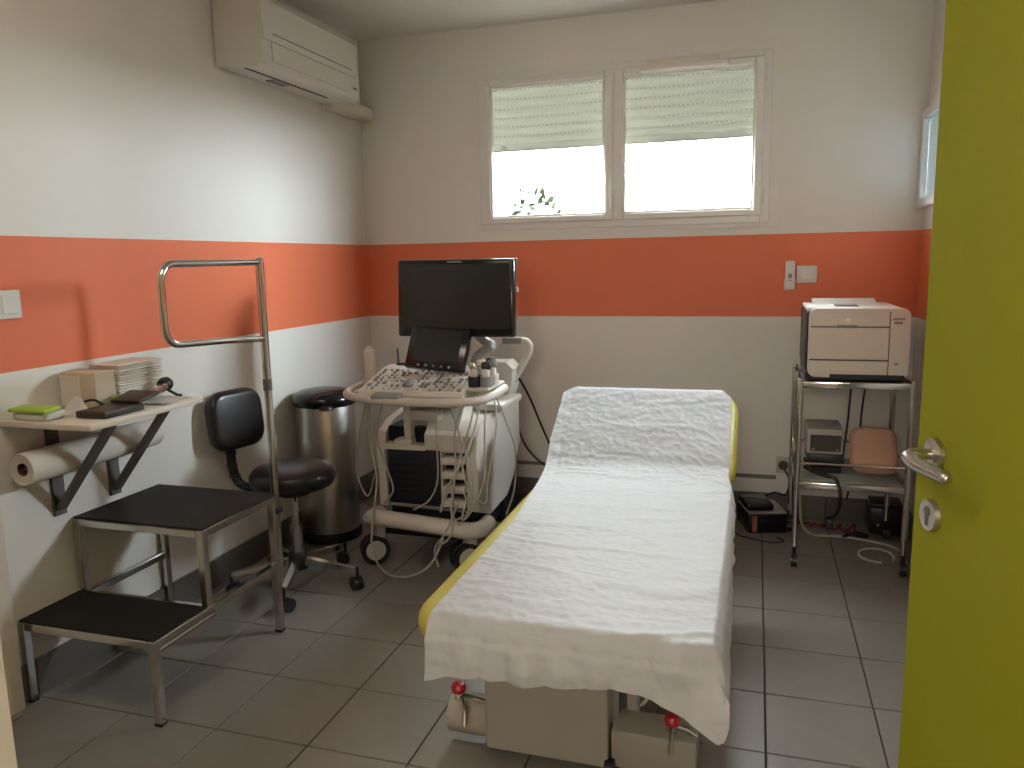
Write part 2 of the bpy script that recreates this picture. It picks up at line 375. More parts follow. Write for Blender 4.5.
bar = obj('bottom_bar', B(0.676, 2.146, 0.130, 0.144, 1.897, 1.936, 0.003, 1).box(0.676, 2.146, 0.122, 0.130, 1.897, 1.905), SLAT, sh)
for x in (0.79, 2.03): obj('stop', MB().cyl((x, 0.105, 1.915), (x, 0.131, 1.915), 0.011, n=10), WHITE, bar)
for x in (0.666, 2.144): obj('guide_rail', B(x, x+0.013, 0.115, 0.16, 1.482, 2.26), PVC, sh)

# ------------------------------------------------------------------ outdoors
struct(obj('ground', B(-40, 45, 0.165, 70, -0.35, -0.25), CONC), 'paving outside the window', 'ground')
struct(obj('sky_block_wall', B(2.32, 2.55, 0.165, 5.5, -0.25, 4.5), mat('sky_block_dark', (0.05, 0.047, 0.042), 0.9, bump=0.2)), 'dark wall added outside the window to block sky on the right', 'wall')  # added dark wall, keeps direct sky off the left wall
struct(obj('low_sky_wall', B(-14, 2.6, 9.0, 9.4, -0.25, 5.2), mat('low_sky_white', (0.62, 0.61, 0.58), 0.8, bump=0.1)), 'white wall added across the yard to dim the low sky', 'wall')  # added to cut low sky light on the couch foot
sb = thing('shrub', 'pale green leafy shrub outside the left window pane', 'shrub', (0.44, 2.0, -0.25))
mb = MB()
for k in range(9):
    a = k*0.7; p = Vector((0.44+0.03*math.cos(a), 2.0+0.03*math.sin(a), -0.25))
    q = Vector((0.44+0.26*math.cos(a), 2.0+0.22*math.sin(a), 1.55+0.2*random.random()))
    mb.tube([p, p.lerp(q, .5)+Vector((0, 0, .1)), q], [0.014, 0.010, 0.004], 6, 3)
obj('stem', mb, BARK, sb)
mb = MB()
for k in range(1500):
    while True:
        v = Vector((random.uniform(-1, 1), random.uniform(-1, 1), random.uniform(-1, 1)))
        if v.length < 1: break
    top = 1.92 if v.x < 0.25 else 1.84
    c = Vector((0.44+0.34*v.x, 2.0+0.28*v.y, 1.0 + (top-1.0)*v.z + 0.05*noise.noise(v*4)))
    d = Vector((random.uniform(-1, 1), random.uniform(-1, 1), random.uniform(-.3, 1))).normalized(); w = d.orthogonal().normalized()
    l = random.uniform(0.06, 0.12)
    nv = [mb.bm.verts.new(c + p) for p in (-d*l*.5, w*l*.25, d*l*.5, -w*l*.25)]; mb.bm.faces.new(nv)
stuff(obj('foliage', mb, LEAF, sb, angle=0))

# ------------------------------------------------------------------ wall fittings
def switch(name, label, cat, x0, x1, y0, y1, z0, z1, axis):
    t = thing(name, label, cat, ((x0+x1)/2, (y0+y1)/2, z0), 'wall plates')
    obj('plate', B(x0, x1, y0, y1, z0, z1, 0.003, 2), WHITE, t)
    return t
t = switch('light_switch', 'white rocker switch on the orange band of the back wall', 'switch', 2.300, 2.392, -0.010, 0, 1.180, 1.262, 'y')
obj('rocker', B(2.318, 2.374, -0.014, -0.008, 1.194, 1.248, 0.003, 1), PVC, t)
t = switch('wall_switch', 'white double switch on the left wall at the photo edge', 'switch', 0, 0.010, -2.40, -2.252, 1.174, 1.258, 'x')
obj('rocker', B(0.008, 0.014, -2.318, -2.266, 1.188, 1.244, 0.003, 1), PVC, t); obj('rocker', B(0.008, 0.014, -2.388, -2.334, 1.188, 1.244, 0.003, 1), PVC, t)
t = thing('remote_control', 'slim white remote control held on the back wall beside a switch', 'remote', (2.27, -0.01, 1.146))
obj('holder', B(2.243, 2.297, -0.012, 0, 1.146, 1.20, 0.004, 2), WHITE, t)
bd = obj('body', B(2.247, 2.293, -0.030, -0.008, 1.150, 1.287, 0.006, 2), WHITE, t)
obj('button', B(2.262, 2.278, -0.033, -0.028, 1.205, 1.225, 0.002, 1), GREYP, bd); obj('button', B(2.266, 2.274, -0.033, -0.028, 1.19, 1.198, 0.001, 1), GREYP, bd)
t = thing('power_socket', 'white wall socket at the end of the grey conduit', 'socket', (2.27, -0.01, 0.229))
obj('plate', B(2.236, 2.304, -0.016, 0, 0.229, 0.313, 0.004, 2), USW2, t); obj('outlet', MB().cyl((2.27, -0.018, 0.271), (2.27, -0.014, 0.271), 0.024, n=20), SEAM, t)
tag(obj('cable_conduit', B(0.45, 2.237, -0.016, -0.001, 0.196, 0.214, 0.003, 1), mat('conduit_grey', (0.20, 0.185, 0.165), 0.5), loc=(1.3, -0.008, 0.2)), 'thin grey cable conduit running low along the back wall', 'conduit')
# framed panel on the right wall, made up as a glazed opening for light
w2 = struct(thing('panel_opening', 'white framed panel behind the green door, built as a light opening', 'window', (XR, -0.55, RZ0)))
fb = MB()
for a in ((RY0-0.02, RY0+0.02, RZ0-0.02, RZ1+0.02), (RY1-0.02, RY1+0.02, RZ0-0.02, RZ1+0.02), (RY0+0.02, RY1-0.02, RZ0-0.02, RZ0+0.02), (RY0+0.02, RY1-0.02, RZ1-0.02, RZ1+0.02)):
    fb.box(XR-0.030, XR+0.0, *a, 0.003, 1)
obj('window_frame', fb, WHITE, w2); obj('pane', B(XR-0.012, XR-0.008, RY0+0.018, RY1-0.018, RZ0+0.018, RZ1-0.018), BLUEGLASS, w2, angle=0)

# ------------------------------------------------------------------ air conditioner
t = thing('air_conditioner', 'white wall-mounted air conditioner near the ceiling on the left wall', 'air conditioner', (0.1, -0.83, 2.09))
y0, y1 = -1.24, -0.435
prof = [(0.006, 2.112), (0.19, 2.098), (0.215, 2.108), (0.222, 2.135), (0.218, 2.36), (0.19, 2.392), (0.006, 2.392)]
obj('body', MB().prism(prof, y0, y1, 'y'), ACW, t, angle=25)
obj('back_plate', B(0.0, 0.006, y0+0.01, y1-0.01, 2.12, 2.38), SEAM, t)
fp = obj('front_panel', MB().prism([(0.2195, 2.205), (0.2265, 2.205), (0.2235, 2.352), (0.2165, 2.352)], y0+0.012, y1-0.012, 'y'), ACW, t)
obj('panel_slot', B(0.2235, 0.2262, y0+0.08, y1-0.07, 2.232, 2.237), GREYP, fp)
fl = obj('flap', MB().prism([(0.2205, 2.128), (0.2275, 2.128), (0.2275, 2.200), (0.2205, 2.200)], y0+0.07, y1-0.10, 'y'), ACW, t)
obj('louver_slot', MB().prism([(0.115, 2.1015), (0.130, 2.1000), (0.130, 2.1045), (0.115, 2.1055)], y0+0.03, y1-0.14, 'y'), SEAM, t)
obj('sensor_window', B(0.06, 0.10, -0.98, -0.86, 2.1025, 2.108), GREYP, t)
obj('status_mark', B(0.2225, 0.2290, y1-0.062, y1-0.03, 2.150, 2.156), GREYP, t)
mb = MB(); slab(mb, 0.0, 0.085, -0.432, -0.005, 2.085, 2.152, 0.02, 0.018)
tag(obj('pipe_trunking', mb, TRIMW, loc=(0.04, -0.3, 2.035)), 'rounded cream pipe trunking under the air conditioner in the corner', 'trunking')

# ------------------------------------------------------------------ green entrance door
hinge = Vector((2.640, YF+0.01, 0)); free = Vector((2.382, -2.641, 0)); dw = (free-hinge).length
dd = (free-hinge).normalized(); ang = math.atan2(dd.y, dd.x)
door = struct(thing('door_1', 'open lime green entrance door with satin lever handle', 'door', (hinge.x, hinge.y, 0.008)))
DM = Matrix.Translation(hinge) @ Matrix.Rotation(ang, 4, 'Z')      # local x along the door, local +y is the visible face
obj('leaf', B(0, dw, -0.040, 0, 0.008, 2.04, 0.002, 1, M=DM), GREEN, door)
mb = MB(); mb.box(dw, dw+0.002, -0.030, -0.012, 0.86, 1.10, M=DM); obj('lock_plate', mb, NICKEL, door)
def dm(x, y, z): return DM @ Vector((x, y, z))
hz, kz, hx = 0.995, 0.893, dw-0.062
ro = obj('rosette', MB().cyl(dm(hx, 0, hz), dm(hx, 0.008, hz), 0.027, 0.026, 28).cyl(dm(hx, 0.008, hz), dm(hx, 0.010, hz), 0.024, 0.02, 28), NICKEL, door)
mb = MB(); mb.tube([dm(hx, 0.008, hz), dm(hx, 0.026, hz), dm(hx-0.002, 0.040, hz), dm(hx-0.012, 0.050, hz-0.001), dm(hx-0.04, 0.053, hz-0.003), dm(hx-0.085, 0.049, hz-0.005), dm(hx-0.118, 0.046, hz-0.006), dm(hx-0.126, 0.045, hz-0.006)],
                   [0.0095, 0.0095, 0.010, 0.0105, 0.0115, 0.011, 0.009, 0.004], 12, 4)
obj('lever', mb, NICKEL, ro, angle=60)
es = obj('key_rosette', MB().cyl(dm(hx, 0, kz), dm(hx, 0.009, kz), 0.027, 0.025, 28), NICKEL, door)
obj('key_slot', MB().cyl(dm(hx, 0.008, kz+0.007), dm(hx, 0.0105, kz+0.007), 0.0085, n=14).box(hx-0.0035, hx+0.0035, 0.008, 0.0105, kz-0.017, kz+0.006, M=DM), DGREY, es)

# ------------------------------------------------------------------ lamp added for warm hallway fill (behind the camera)
t = thing('hall_fill_lamp', 'square frosted fill lamp added on the far hallway wall', 'lamp', (2.0, -5.48, 1.4))
obj('lamp_shade', B(1.70, 2.30, -5.47, -5.43, 1.42, 2.02, 0.015, 2), emit_material('hall_fill_glow', (1.0, 0.90, 0.78), HALL_FILL), t)
obj('lamp_base', B(1.68, 2.32, -5.5, -5.47, 1.40, 2.04, 0.004, 1), WHITE, t)
# unseen ceiling panel added at the entrance end to fill the room
t = thing('ceiling_fill_lamp', 'square opal fill lamp added on the ceiling, out of view', 'lamp', (1.0, -3.08, 2.45))
obj('diffuser', B(0.70, 1.29, -3.38, -2.79, 2.455, 2.490, 0.01, 1), emit_material('ceiling_fill_glow', (1.0, 0.90, 0.76), ROOM_FILL), t)
obj('housing', B(0.69, 1.30, -3.39, -2.78, 2.490, ZC), WHITE, t)

# ================================================================== LEFT SIDE
# wall shelf with brackets
sh = thing('wall_shelf', 'small cream shelf board on two grey metal brackets', 'shelf', (0.16, -2.12, 0.86))
obj('shelf_board', B(0.0, 0.338, -2.365, -1.885, 0.862, 0.880, 0.003, 2), SHELFW, sh)
for y in (-2.195, -1.965):
    b = obj('bracket', B(0.0, 0.010, y-0.022, y+0.022, 0.540, 0.862).box(0.010, 0.27, y-0.016, y+0.016, 0.846, 0.862), DGREY, sh)
    mb = MB()
    M = Matrix.Translation((0.13, y, 0.705)) @ Matrix.Rotation(math.atan2(0.285, 0.235), 4, 'Y').inverted()
    mb.box(-0.185, 0.185, -0.016, 0.016, -0.009, 0.009, 0.002, 1, M=M); obj('strut', mb, DGREY, b)
# couch roll on its bar
rl = thing('paper_roll', 'white paper couch roll hanging under the wall shelf', 'paper roll', (0.062, -2.1, 0.69))
mb = MB(); n = 28; cx, cz = 0.066, 0.735
def ring(r, y): return [(cx+r*math.cos(2*PI*k/n), y, cz+r*math.sin(2*PI*k/n)) for k in range(n)]
mb.loft([ring(0.019, -2.36), ring(0.0475, -2.365), ring(0.049, -2.36), ring(0.049, -1.835), ring(0.0475, -1.83), ring(0.019, -1.835)], False, False)
obj('roll', mb, ROLLP, rl); mb = MB(); mb.loft([ring(0.0195, -2.362), ring(0.0195, -1.84)], False, False); obj('core', mb, CARD, rl)
obj('bar', MB().cyl((cx, -2.352, cz), (cx, -1.845, cz), 0.007, n=10), DGREY, rl)

# things on the shelf
def sheets(name, label, cat, x0, x1, y0, y1, z0, n, h, m_, jitter, grp=None):
    t = thing(name, label, cat, ((x0+x1)/2, (y0+y1)/2, z0), grp)
    for k in range(n):
        dx, dy = random.uniform(-1, 1)*jitter, random.uniform(-1, 1)*jitter
        obj('folded_towel', B(x0+dx, x1+dx, y0+dy, y1+dy, z0+k*h+0.0006, z0+(k+1)*h-0.0006, h*0.28, 1), m_, t)
    return t
sheets('towel_stack', 'stack of folded white paper towels on the wall shelf', 'paper towels', 0.045, 0.165, -2.066, -1.868, 0.8805, 14, 0.0092, TOWEL, 0.004)
t = thing('towel_pack', 'cream wrapped pack of towels beside the folded stack', 'towel pack', (0.09, -2.12, 0.8805))
obj('wrapper', B(0.02, 0.162, -2.158, -2.076, 0.881, 0.995, 0.006, 2), CREAM, t); obj('flap', B(0.022, 0.10, -2.1595, -2.158, 0.89, 0.985), TOWEL, t)
t = thing('wipes_packet', 'white and lime green soft wipes packet at the shelf end', 'packet', (0.11, -2.30, 0.8805))
mb = MB(); slab(mb, 0.03, 0.165, -2.352, -2.272, 0.8807, 0.905, 0.02, 0.010); obj('pouch', mb, FILM, t)
obj('green_lid', B(0.030, 0.172, -2.358, -2.300, 0.906, 0.918, 0.005, 2, M=rot((0.1, -2.33, 0.91), 'X', 4)), LIME, t)
mb = MB(); loops = []
for i in range(13):
    lp = []
    for j in range(13):
        u, v = i/12, j/12
        ridge = max(0, 1-abs(v-0.45-0.15*math.sin(u*5))/0.42)
        hgt = 0.052*ridge*(0.35+0.65*math.sin(PI*min(1, u*0.9+0.12))) + 0.008*abs(noise.noise(Vector((u*5, v*5, 3))))
        lp.append((0.125+0.075*u+0.006*noise.noise(Vector((u*4, v*4, 8))), -2.262+0.062*v+0.010*u, 0.8812+hgt))
    loops.append(lp)
mb.loft(loops, False, False, closed=False)
tag(obj('crumpled_tissue', mb, FILM, loc=(0.165, -2.255, 0.8807)), 'crumpled white tissue lying between the packet and the dark case', 'tissue')
mb = MB(); slab(mb, 0.075, 0.165, -2.195, -2.105, 0.8807, 0.888, 0.01, 0.003)
# dark instrument tray, its stethoscope-like instrument, green carton, cable
t = thing('instrument_case', 'flat dark brown instrument case at the shelf front', 'case', (0.25, -2.2, 0.8805))
obj('case_base', B(0.205, 0.315, -2.285, -2.130, 0.881, 0.902, 0.004, 2), BROWNB, t)
obj('case_lid', B(0.205, 0.315, -2.150, -2.060, 0.903, 0.915, 0.004, 2, M=rot((0.26, -2.14, 0.905), 'X', 12)), BROWNB, t)
M = rot((0.25, -2.0, 0.90), 'Z', 0)
t = thing('otoscope', 'black headed diagnostic instrument with chrome handle on shelf', 'otoscope', (0.255, -1.98, 0.8805))
obj('handle', MB().cyl((0.262, -2.050, 0.9085), (0.225, -1.945, 0.918), 0.012, n=14), STEEL, t)
obj('head', MB().lathe([(0.004, -0.024), (0.018, -0.02), (0.024, -0.006), (0.024, 0.008), (0.018, 0.018), (0.004, 0.02)], (0.212, -1.915, 0.925), 16, 'y'), BLACKP, t)
obj('collar', MB().cyl((0.228, -1.953, 0.9172), (0.221, -1.933, 0.919), 0.015, n=14), STEEL, t)
obj('speculum', MB().cyl((0.250, -1.905, 0.886), (0.262, -1.898, 0.886), 0.0055, 0.0045, 10).cyl((0.222, -1.915, 0.905), (0.250, -1.905, 0.8865), 0.005, 0.005, 8), BLACKP, t)
t = thing('plastic_pouch', 'clear crinkled plastic pouch at the far shelf corner', 'pouch', (0.27, -1.97, 0.8805))
mb = MB(); loops = []
for i in range(10):
    lp = []
    for j in range(12):
        x = 0.200+0.118*j/11; y = -2.045+0.135*i/9
        lp.append((x, y, 0.8825+max(0, 0.010*math.sin(PI*i/9)*math.sin(PI*j/11)+0.006*noise.noise(Vector((x*60, y*60, 0))))))
    loops.append(lp)
mb.loft(loops, False, False, closed=False)
obj('film', mb, mat('clear_film', (0.62, 0.64, 0.66), 0.12), t)
t = thing('green_carton', 'tiny lime green carton behind the instrument case', 'carton', (0.185, -2.10, 0.8805))
obj('carton', B(0.172, 0.198, -2.118, -2.088, 0.881, 0.915, 0.002, 1), LIME, t); obj('carton_flap', B(0.172, 0.198, -2.088, -2.078, 0.911, 0.914), CREAM, t)
tag(obj('black_lead', MB().tube([(0.10, -2.20, 0.886), (0.13, -2.19, 0.905), (0.165, -2.178, 0.915), (0.19, -2.165, 0.90), (0.19, -2.14, 0.886), (0.172, -2.150, 0.892), (0.178, -2.185, 0.886), (0.196, -2.205, 0.886)], 0.0042, 6, 6), CABLEB, loc=(0.17, -2.17, 0.884)), 'short black lead curled on the wall shelf', 'lead')

# ------------------------------------------------------------------ two-step stool with handrail
st = thing('step_stool', 'two-step chrome step stool with black treads and tall handrail', 'step stool', (0.25, -2.05, 0))
X0, X1 = 0.002, 0.508; ya, yb_, yc = -2.388, -2.128, -1.758; q = 0.025; h1, h2 = 0.262, 0.512
def bar(x0, x1, y0, y1, z0, z1, name, parent=None): return obj(name, B(x0, x1, y0, y1, z0, z1, 0.0025, 1), STEEL, parent or st)
for x in (X0, X1-q):
    l = bar(x, x+q, ya, ya+q, 0.006, h1, 'leg'); obj('foot_cap', B(x-0.001, x+q+0.001, ya-0.001, ya+q+0.001, 0, 0.012, 0.002, 1), BLACKP, l)
    l = bar(x, x+q, yc-q, yc, 0.006, h2, 'leg'); obj('foot_cap', B(x-0.001, x+q+0.001, yc-q-0.001, yc+0.001, 0, 0.012, 0.002, 1), BLACKP, l)
    bar(x, x+q, yb_-q, yb_, h1, h2, 'riser_post')
    bar(x, x+q, ya+q, yc-q, h1-q, h1, 'side_rail'); bar(x, x+q, yb_, yc-q, h2-q, h2, 'top_rail')
    bar(x+0.002, x+q-0.002, ya+q, yb_-q+0.04, h1-q-0.018, h1-q-0.004, 'under_rail')
bar(X0+q, X1-q, ya, ya+q, h1-q, h1, 'cross_bar'); bar(X0+q, X1-q, yb_-q, yb_, h2-q, h2, 'cross_bar'); bar(X0+q, X1-q, yc-q, yc, h2-q, h2, 'cross_bar'); bar(X0+q, X1-q, yb_-q, yb_, h1-q, h1, 'cross_bar')
obj('tread', B(X0+0.003, X1-0.003, ya+0.003, yb_-q-0.002, h1, h1+0.006, 0.002, 1), RUBBER, st)
obj('tread', B(X0+0.003, X1-0.003, yb_-q+0.003, yc-0.003, h2, h2+0.006, 0.002, 1), RUBBER, st)
px, py = X1-0.012, yc+0.012
pole = obj('handrail_pole', MB().cyl((px, py, 0.20), (px, py, 0.92), 0.0135, n=16).cyl((px, py, 0.92), (px, py, 1.338), 0.0145, n=16).lathe([(0.0145, 1.338), (0.012, 1.343), (0.004, 1.345)], (px, py, 0), 16), STEEL, st)
pts = [(px, py, 1.326), (px, -1.95, 1.3255), (px, -2.15, 1.325)] + [(px, -2.165-0.055*math.sin(a), 1.27+0.055*math.cos(a)) for a in [PI/2*k/6 for k in range(7)]]
pts += [(px, -2.165-0.055*math.cos(a), 1.145-0.055*math.sin(a)) for a in [PI/2*k/6 for k in range(7)]] + [(px, -1.95, 1.0795), (px, py, 1.065)]
obj('handrail_loop', MB().tube(pts, 0.0105, 10), STEEL, st, angle=60)
obj('clamp', B(px-0.018, px+0.018, py-0.018, py+0.018, 0.44, 0.462, 0.003, 1), BLACKP, pole)
obj('clamp_knob', MB().cyl((px-0.012, py+0.012, 0.452), (px-0.032, py+0.03, 0.452), 0.017, n=12), BLACKP, pole)
obj('pole_ring', MB().cyl((px, py, 0.885), (px, py, 0.925), 0.0158, n=16), DGREY, pole)

# ------------------------------------------------------------------ swivel stool with backrest
c = Vector((0.335, -1.385, 0))
ch = thing('swivel_stool', 'black vinyl round swivel stool with small backrest on casters', 'stool', c)
obj('seat', MB().lathe([(0.02, 0.418), (0.13, 0.420), (0.160, 0.434), (0.172, 0.460), (0.170, 0.482), (0.152, 0.502), (0.10, 0.512), (0.02, 0.514)], c, 40), BLACKL, ch, angle=60)
obj('gas_column', MB().cyl(c+Vector((0, 0, 0.10)), c+Vector((0, 0, 0.26)), 0.025, n=20).cyl(c+Vector((0, 0, 0.26)), c+Vector((0, 0, 0.40)), 0.014, n=16), STEEL, ch)
obj('seat_plate', MB().cyl(c+Vector((0, 0, 0.395)), c+Vector((0, 0, 0.42)), 0.07, n=16), BLACKP, ch)
obj('height_lever', MB().cyl(c+Vector((0, 0, 0.405)), c+Vector((0.09, -0.13, 0.398)), 0.005, n=8), STEEL, ch)
hub = obj('hub', MB().lathe([(0.038, 0.075), (0.042, 0.085), (0.040, 0.135), (0.030, 0.15)], c, 20), BLACKP, ch)
for k in range(5):
    a = math.radians(-70 + 72*k); d = Vector((math.cos(a), math.sin(a), 0)); e = c + d*0.265
    mb = MB(); s_ = Vector((-d.y, d.x, 0))
    mb.loft([[c+d*0.03+s_*i*0.014+Vector((0, 0, z)) for i, z in ((-1, .095), (1, .095), (1, .125), (-1, .125))], [e+s_*i*0.010+Vector((0, 0, z)) for i, z in ((-1, .078), (1, .078), (1, .096), (-1, .096))]])
    obj('spoke', mb, STEEL, ch)
    b = a+0.9; w = Vector((math.cos(b), math.sin(b), 0)); fwd = Vector((-w.y, w.x, 0))
    cc = e + fwd*0.012
    ca = obj('caster', MB().cyl(cc-w*0.019+Vector((0, 0, 0.0285)), cc-w*0.005+Vector((0, 0, 0.0285)), 0.028, n=18).cyl(cc+w*0.005+Vector((0, 0, 0.0285)), cc+w*0.019+Vector((0, 0, 0.0285)), 0.028, n=18), BLACKP, ch)
    obj('caster_fork', MB().cyl(e+Vector((0, 0, 0.045)), e+Vector((0, 0, 0.10)), 0.007, n=8).cyl(cc-w*0.006+Vector((0, 0, 0.03)), cc+w*0.006+Vector((0, 0, 0.03)), 0.024, n=12), BLACKP, ca)
# backrest: carried on a ribbed black bracket
pc = Vector((0.088, -1.395, 0.695)); an = math.radians(-13)
PM = Matrix.Translation(pc) @ Matrix.Rotation(an, 4, 'Z') @ Matrix.Rotation(math.radians(-6), 4, 'Y')
mb = MB(); slab(mb, -0.132, 0.132, -0.122, 0.122, -0.030, 0.030, 0.072, 0.026, M=PM @ Matrix(((0, 0, 1, 0), (1, 0, 0, 0), (0, 1, 0, 0), (0, 0, 0, 1))))
obj('backrest', mb, BLACKL, ch, angle=60)
bp = [c+Vector((-0.10, -0.01, 0.412)), Vector((0.17, -1.397, 0.405)), Vector((0.092, -1.402, 0.425)), Vector((0.060, -1.402, 0.50)), Vector((0.062, -1.40, 0.60)), Vector((0.075, -1.397, 0.66))]
obj('back_bracket', MB().tube(bp, 0.019, 10, 6, flat=0.75), BLACKP, ch, angle=60)
for p in catmull(bp, 6)[9:24:3]:
    obj('sleeve_rib', MB().cyl(p-Vector((0, 0, 0.003)), p+Vector((0, 0, 0.003)), 0.023, n=12), BLACKP, ch)

# ------------------------------------------------------------------ pedal bin
c = Vector((0.158, -0.815, 0))
bn = thing('pedal_bin', 'tall brushed steel waste bin with black lid', 'bin', c)
obj('bin_body', MB().lathe([(0.139, 0.045), (0.140, 0.06), (0.140, 0.655), (0.138, 0.66)], c, 48), BRUSH, bn, angle=50)
obj('base_ring', MB().lathe([(0.132, 0.0), (0.146, 0.004), (0.147, 0.035), (0.141, 0.05)], c, 40), BLACKP, bn)
lid = obj('lid', MB().lathe([(0.140, 0.655), (0.150, 0.660), (0.152, 0.685), (0.144, 0.706), (0.115, 0.722), (0.06, 0.732), (0.01, 0.734)], c, 40, M=Matrix.Rotation(math.radians(-7), 4, Matrix.Rotation(0.9, 3, 'Z') @ Vector((0, 1, 0))) if False else None), GLOSSB, bn, angle=60)
obj('lid_lip', MB().lathe([(0.02, 0.0), (0.035, 0.004), (0.03, 0.02), (0.01, 0.022)], c+Vector((0.082, -0.125, 0.648)), 14), BLACKP, lid)
obj('pedal', B(c.x+0.06, c.x+0.11, c.y-0.185, c.y-0.12, 0.012, 0.022, 0.004, 1, M=rot((c.x+0.085, c.y-0.14, 0), 'Z', 30)), BLACKP, bn)

# ================================================================== ULTRASOUND MACHINE
us = thing('ultrasound_machine', 'ivory ultrasound machine on casters with large dark monitor', 'ultrasound', (0.79, -0.82, 0))
obj('chassis', B(0.58, 1.00, -1.08, -0.50, 0.135, 0.215, 0.01, 2), NAVY, us)
mb = MB(); mb.tube([(0.515, -1.00, 0.205), (0.522, -1.09, 0.212), (0.565, -1.145, 0.232), (0.66, -1.165, 0.236), (0.78, -1.17, 0.232), (0.90, -1.165, 0.222), (0.99, -1.145, 0.208), (1.035, -1.09, 0.20), (1.04, -1.0, 0.20)], 0.037, 12, 5, flat=0.85)
obj('bumper', mb, USW, us, angle=60)
def us_caster(x, y, ang_):
    d = Vector((math.cos(ang_), math.sin(ang_), 0)); p = Vector((x, y, 0.066))
    t_ = obj('caster_wheel', MB().cyl(p-d*0.032, p-d*0.008, 0.064, n=28).cyl(p+d*0.008, p+d*0.032, 0.064, n=28), BLACKP, us)
    obj('hubcap', MB().cyl(p-d*0.038, p-d*0.030, 0.040, 0.046, 24).cyl(p+d*0.030, p+d*0.038, 0.046, 0.040, 24), USW, t_)
    f = Vector((-d.y, d.x, 0))
    obj('fork', MB().cyl(p-d*0.007, p+d*0.007, 0.058, n=20).cyl(p+f*0.02+Vector((0, 0, 0.03)), p+f*0.03+Vector((0, 0, 0.14)), 0.030, 0.034, 14), USW2, t_)
for x, y, a in ((0.532, -1.085, -0.95), (0.955, -1.075, -0.75), (0.60, -0.52, 0.2), (0.97, -0.52, 0.2)): us_caster(x, y, a)
# side shell: profile in (y, z)
side = [(-1.095, 0.275), (-1.11, 0.52), (-1.085, 0.600), (-1.00, 0.640), (-0.80, 0.665), (-0.56, 0.665), (-0.505, 0.645), (-0.49, 0.58), (-0.49, 0.44), (-0.60, 0.30), (-0.70, 0.235), (-0.95, 0.22)]
obj('right_shell', MB().prism(side, 0.985, 1.030, 'x'), USW, us, angle=30)
obj('left_shell', MB().prism(side, 0.575, 0.612, 'x'), USW, us, angle=30)
obj('core_body', B(0.612, 0.985, -1.06, -0.51, 0.20, 0.62), NAVY, us)
obj('rear_skirt', B(0.60, 1.022, -0.72, -0.495, 0.10, 0.46, 0.01, 1), NAVY, us)
top = [(-1.112, 0.535), (-1.11, 0.60), (-1.04, 0.648), (-0.80, 0.672), (-0.55, 0.672), (-0.50, 0.655), (-0.50, 0.535)]
obj('top_cover', MB().prism(top, 0.80, 1.033, 'x'), USW, us, angle=30)
obj('left_cover', MB().prism([(-1.112, 0.530), (-1.112, 0.552), (-1.0, 0.556), (-0.50, 0.62), (-0.50, 0.53)], 0.575, 0.80, 'x'), USW, us)
fp = obj('front_panel', B(0.618, 0.862, -1.098, -1.05, 0.29, 0.530, 0.008, 2), NAVY, us)
for k in range(5): obj('vent_slat', B(0.65, 0.80, -1.1005, -1.096, 0.35+0.03*k, 0.357+0.03*k), BLACKP, fp)
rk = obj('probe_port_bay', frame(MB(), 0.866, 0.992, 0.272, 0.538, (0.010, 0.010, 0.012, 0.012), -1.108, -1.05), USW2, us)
for k in range(4):
    z = 0.297 + 0.061*k
    p_ = obj('probe_connector', B(0.880, 0.982, -1.135, -1.058, z, z+0.030, 0.008, 2), USW, rk)
    obj('latch', B(0.915, 0.945, -1.143, -1.132, z+0.008, z+0.022, 0.003, 1), USW2, p_)
obj('lower_rail', MB().cyl((0.62, -1.105, 0.286), (0.99, -1.105, 0.278), 0.008, n=10), GREYP, us)
# column that carries the console
col_ = obj('console_column', B(0.700, 0.735, -1.10, -1.02, 0.55, 0.73, 0.008, 2).box(0.735, 0.86, -1.10, -1.03, 0.655, 0.70, 0.008, 2).box(0.66, 0.74, -1.115, -0.98, 0.548, 0.575, 0.006, 2), USW, us)
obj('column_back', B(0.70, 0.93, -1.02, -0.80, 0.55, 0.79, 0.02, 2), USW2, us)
mb = MB(); mb.prism([(-1.09, 0.555), (-1.10, 0.60), (-1.02, 0.70), (-0.92, 0.74), (-0.85, 0.74), (-0.85, 0.555)], 0.80, 0.945, 'x'); obj('swivel_neck', mb, USW, us, angle=30)
# console slab
con = obj('console', MB().prism([(-1.245, 0.772), (-1.252, 0.790), (-1.24, 0.805), (-1.00, 0.868), (-0.93, 0.872), (-0.93, 0.80), (-1.0, 0.765)], 0.575, 1.030, 'x'), USW, us, angle=30)
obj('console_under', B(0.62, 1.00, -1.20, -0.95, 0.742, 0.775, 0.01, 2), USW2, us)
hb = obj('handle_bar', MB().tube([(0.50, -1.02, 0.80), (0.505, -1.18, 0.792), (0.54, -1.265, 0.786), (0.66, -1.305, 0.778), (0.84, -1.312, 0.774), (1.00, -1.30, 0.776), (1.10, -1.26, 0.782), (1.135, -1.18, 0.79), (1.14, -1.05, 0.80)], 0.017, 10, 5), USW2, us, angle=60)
obj('grip_pad', B(0.665, 0.79, -1.322, -1.270, 0.770, 0.803, 0.01, 2, M=rot((0.72, -1.30, 0.785), 'X', 14)), GREYP, hb)
for x in (0.52, 1.09): obj('bar_bracket', B(x, x+0.06, -1.20, -1.10, 0.775, 0.795, 0.006, 1), USW2, hb)
def on_console(y): return 0.805 + (y+1.24)*(0.868-0.805)/0.24
mb = MB(); mk = MB()
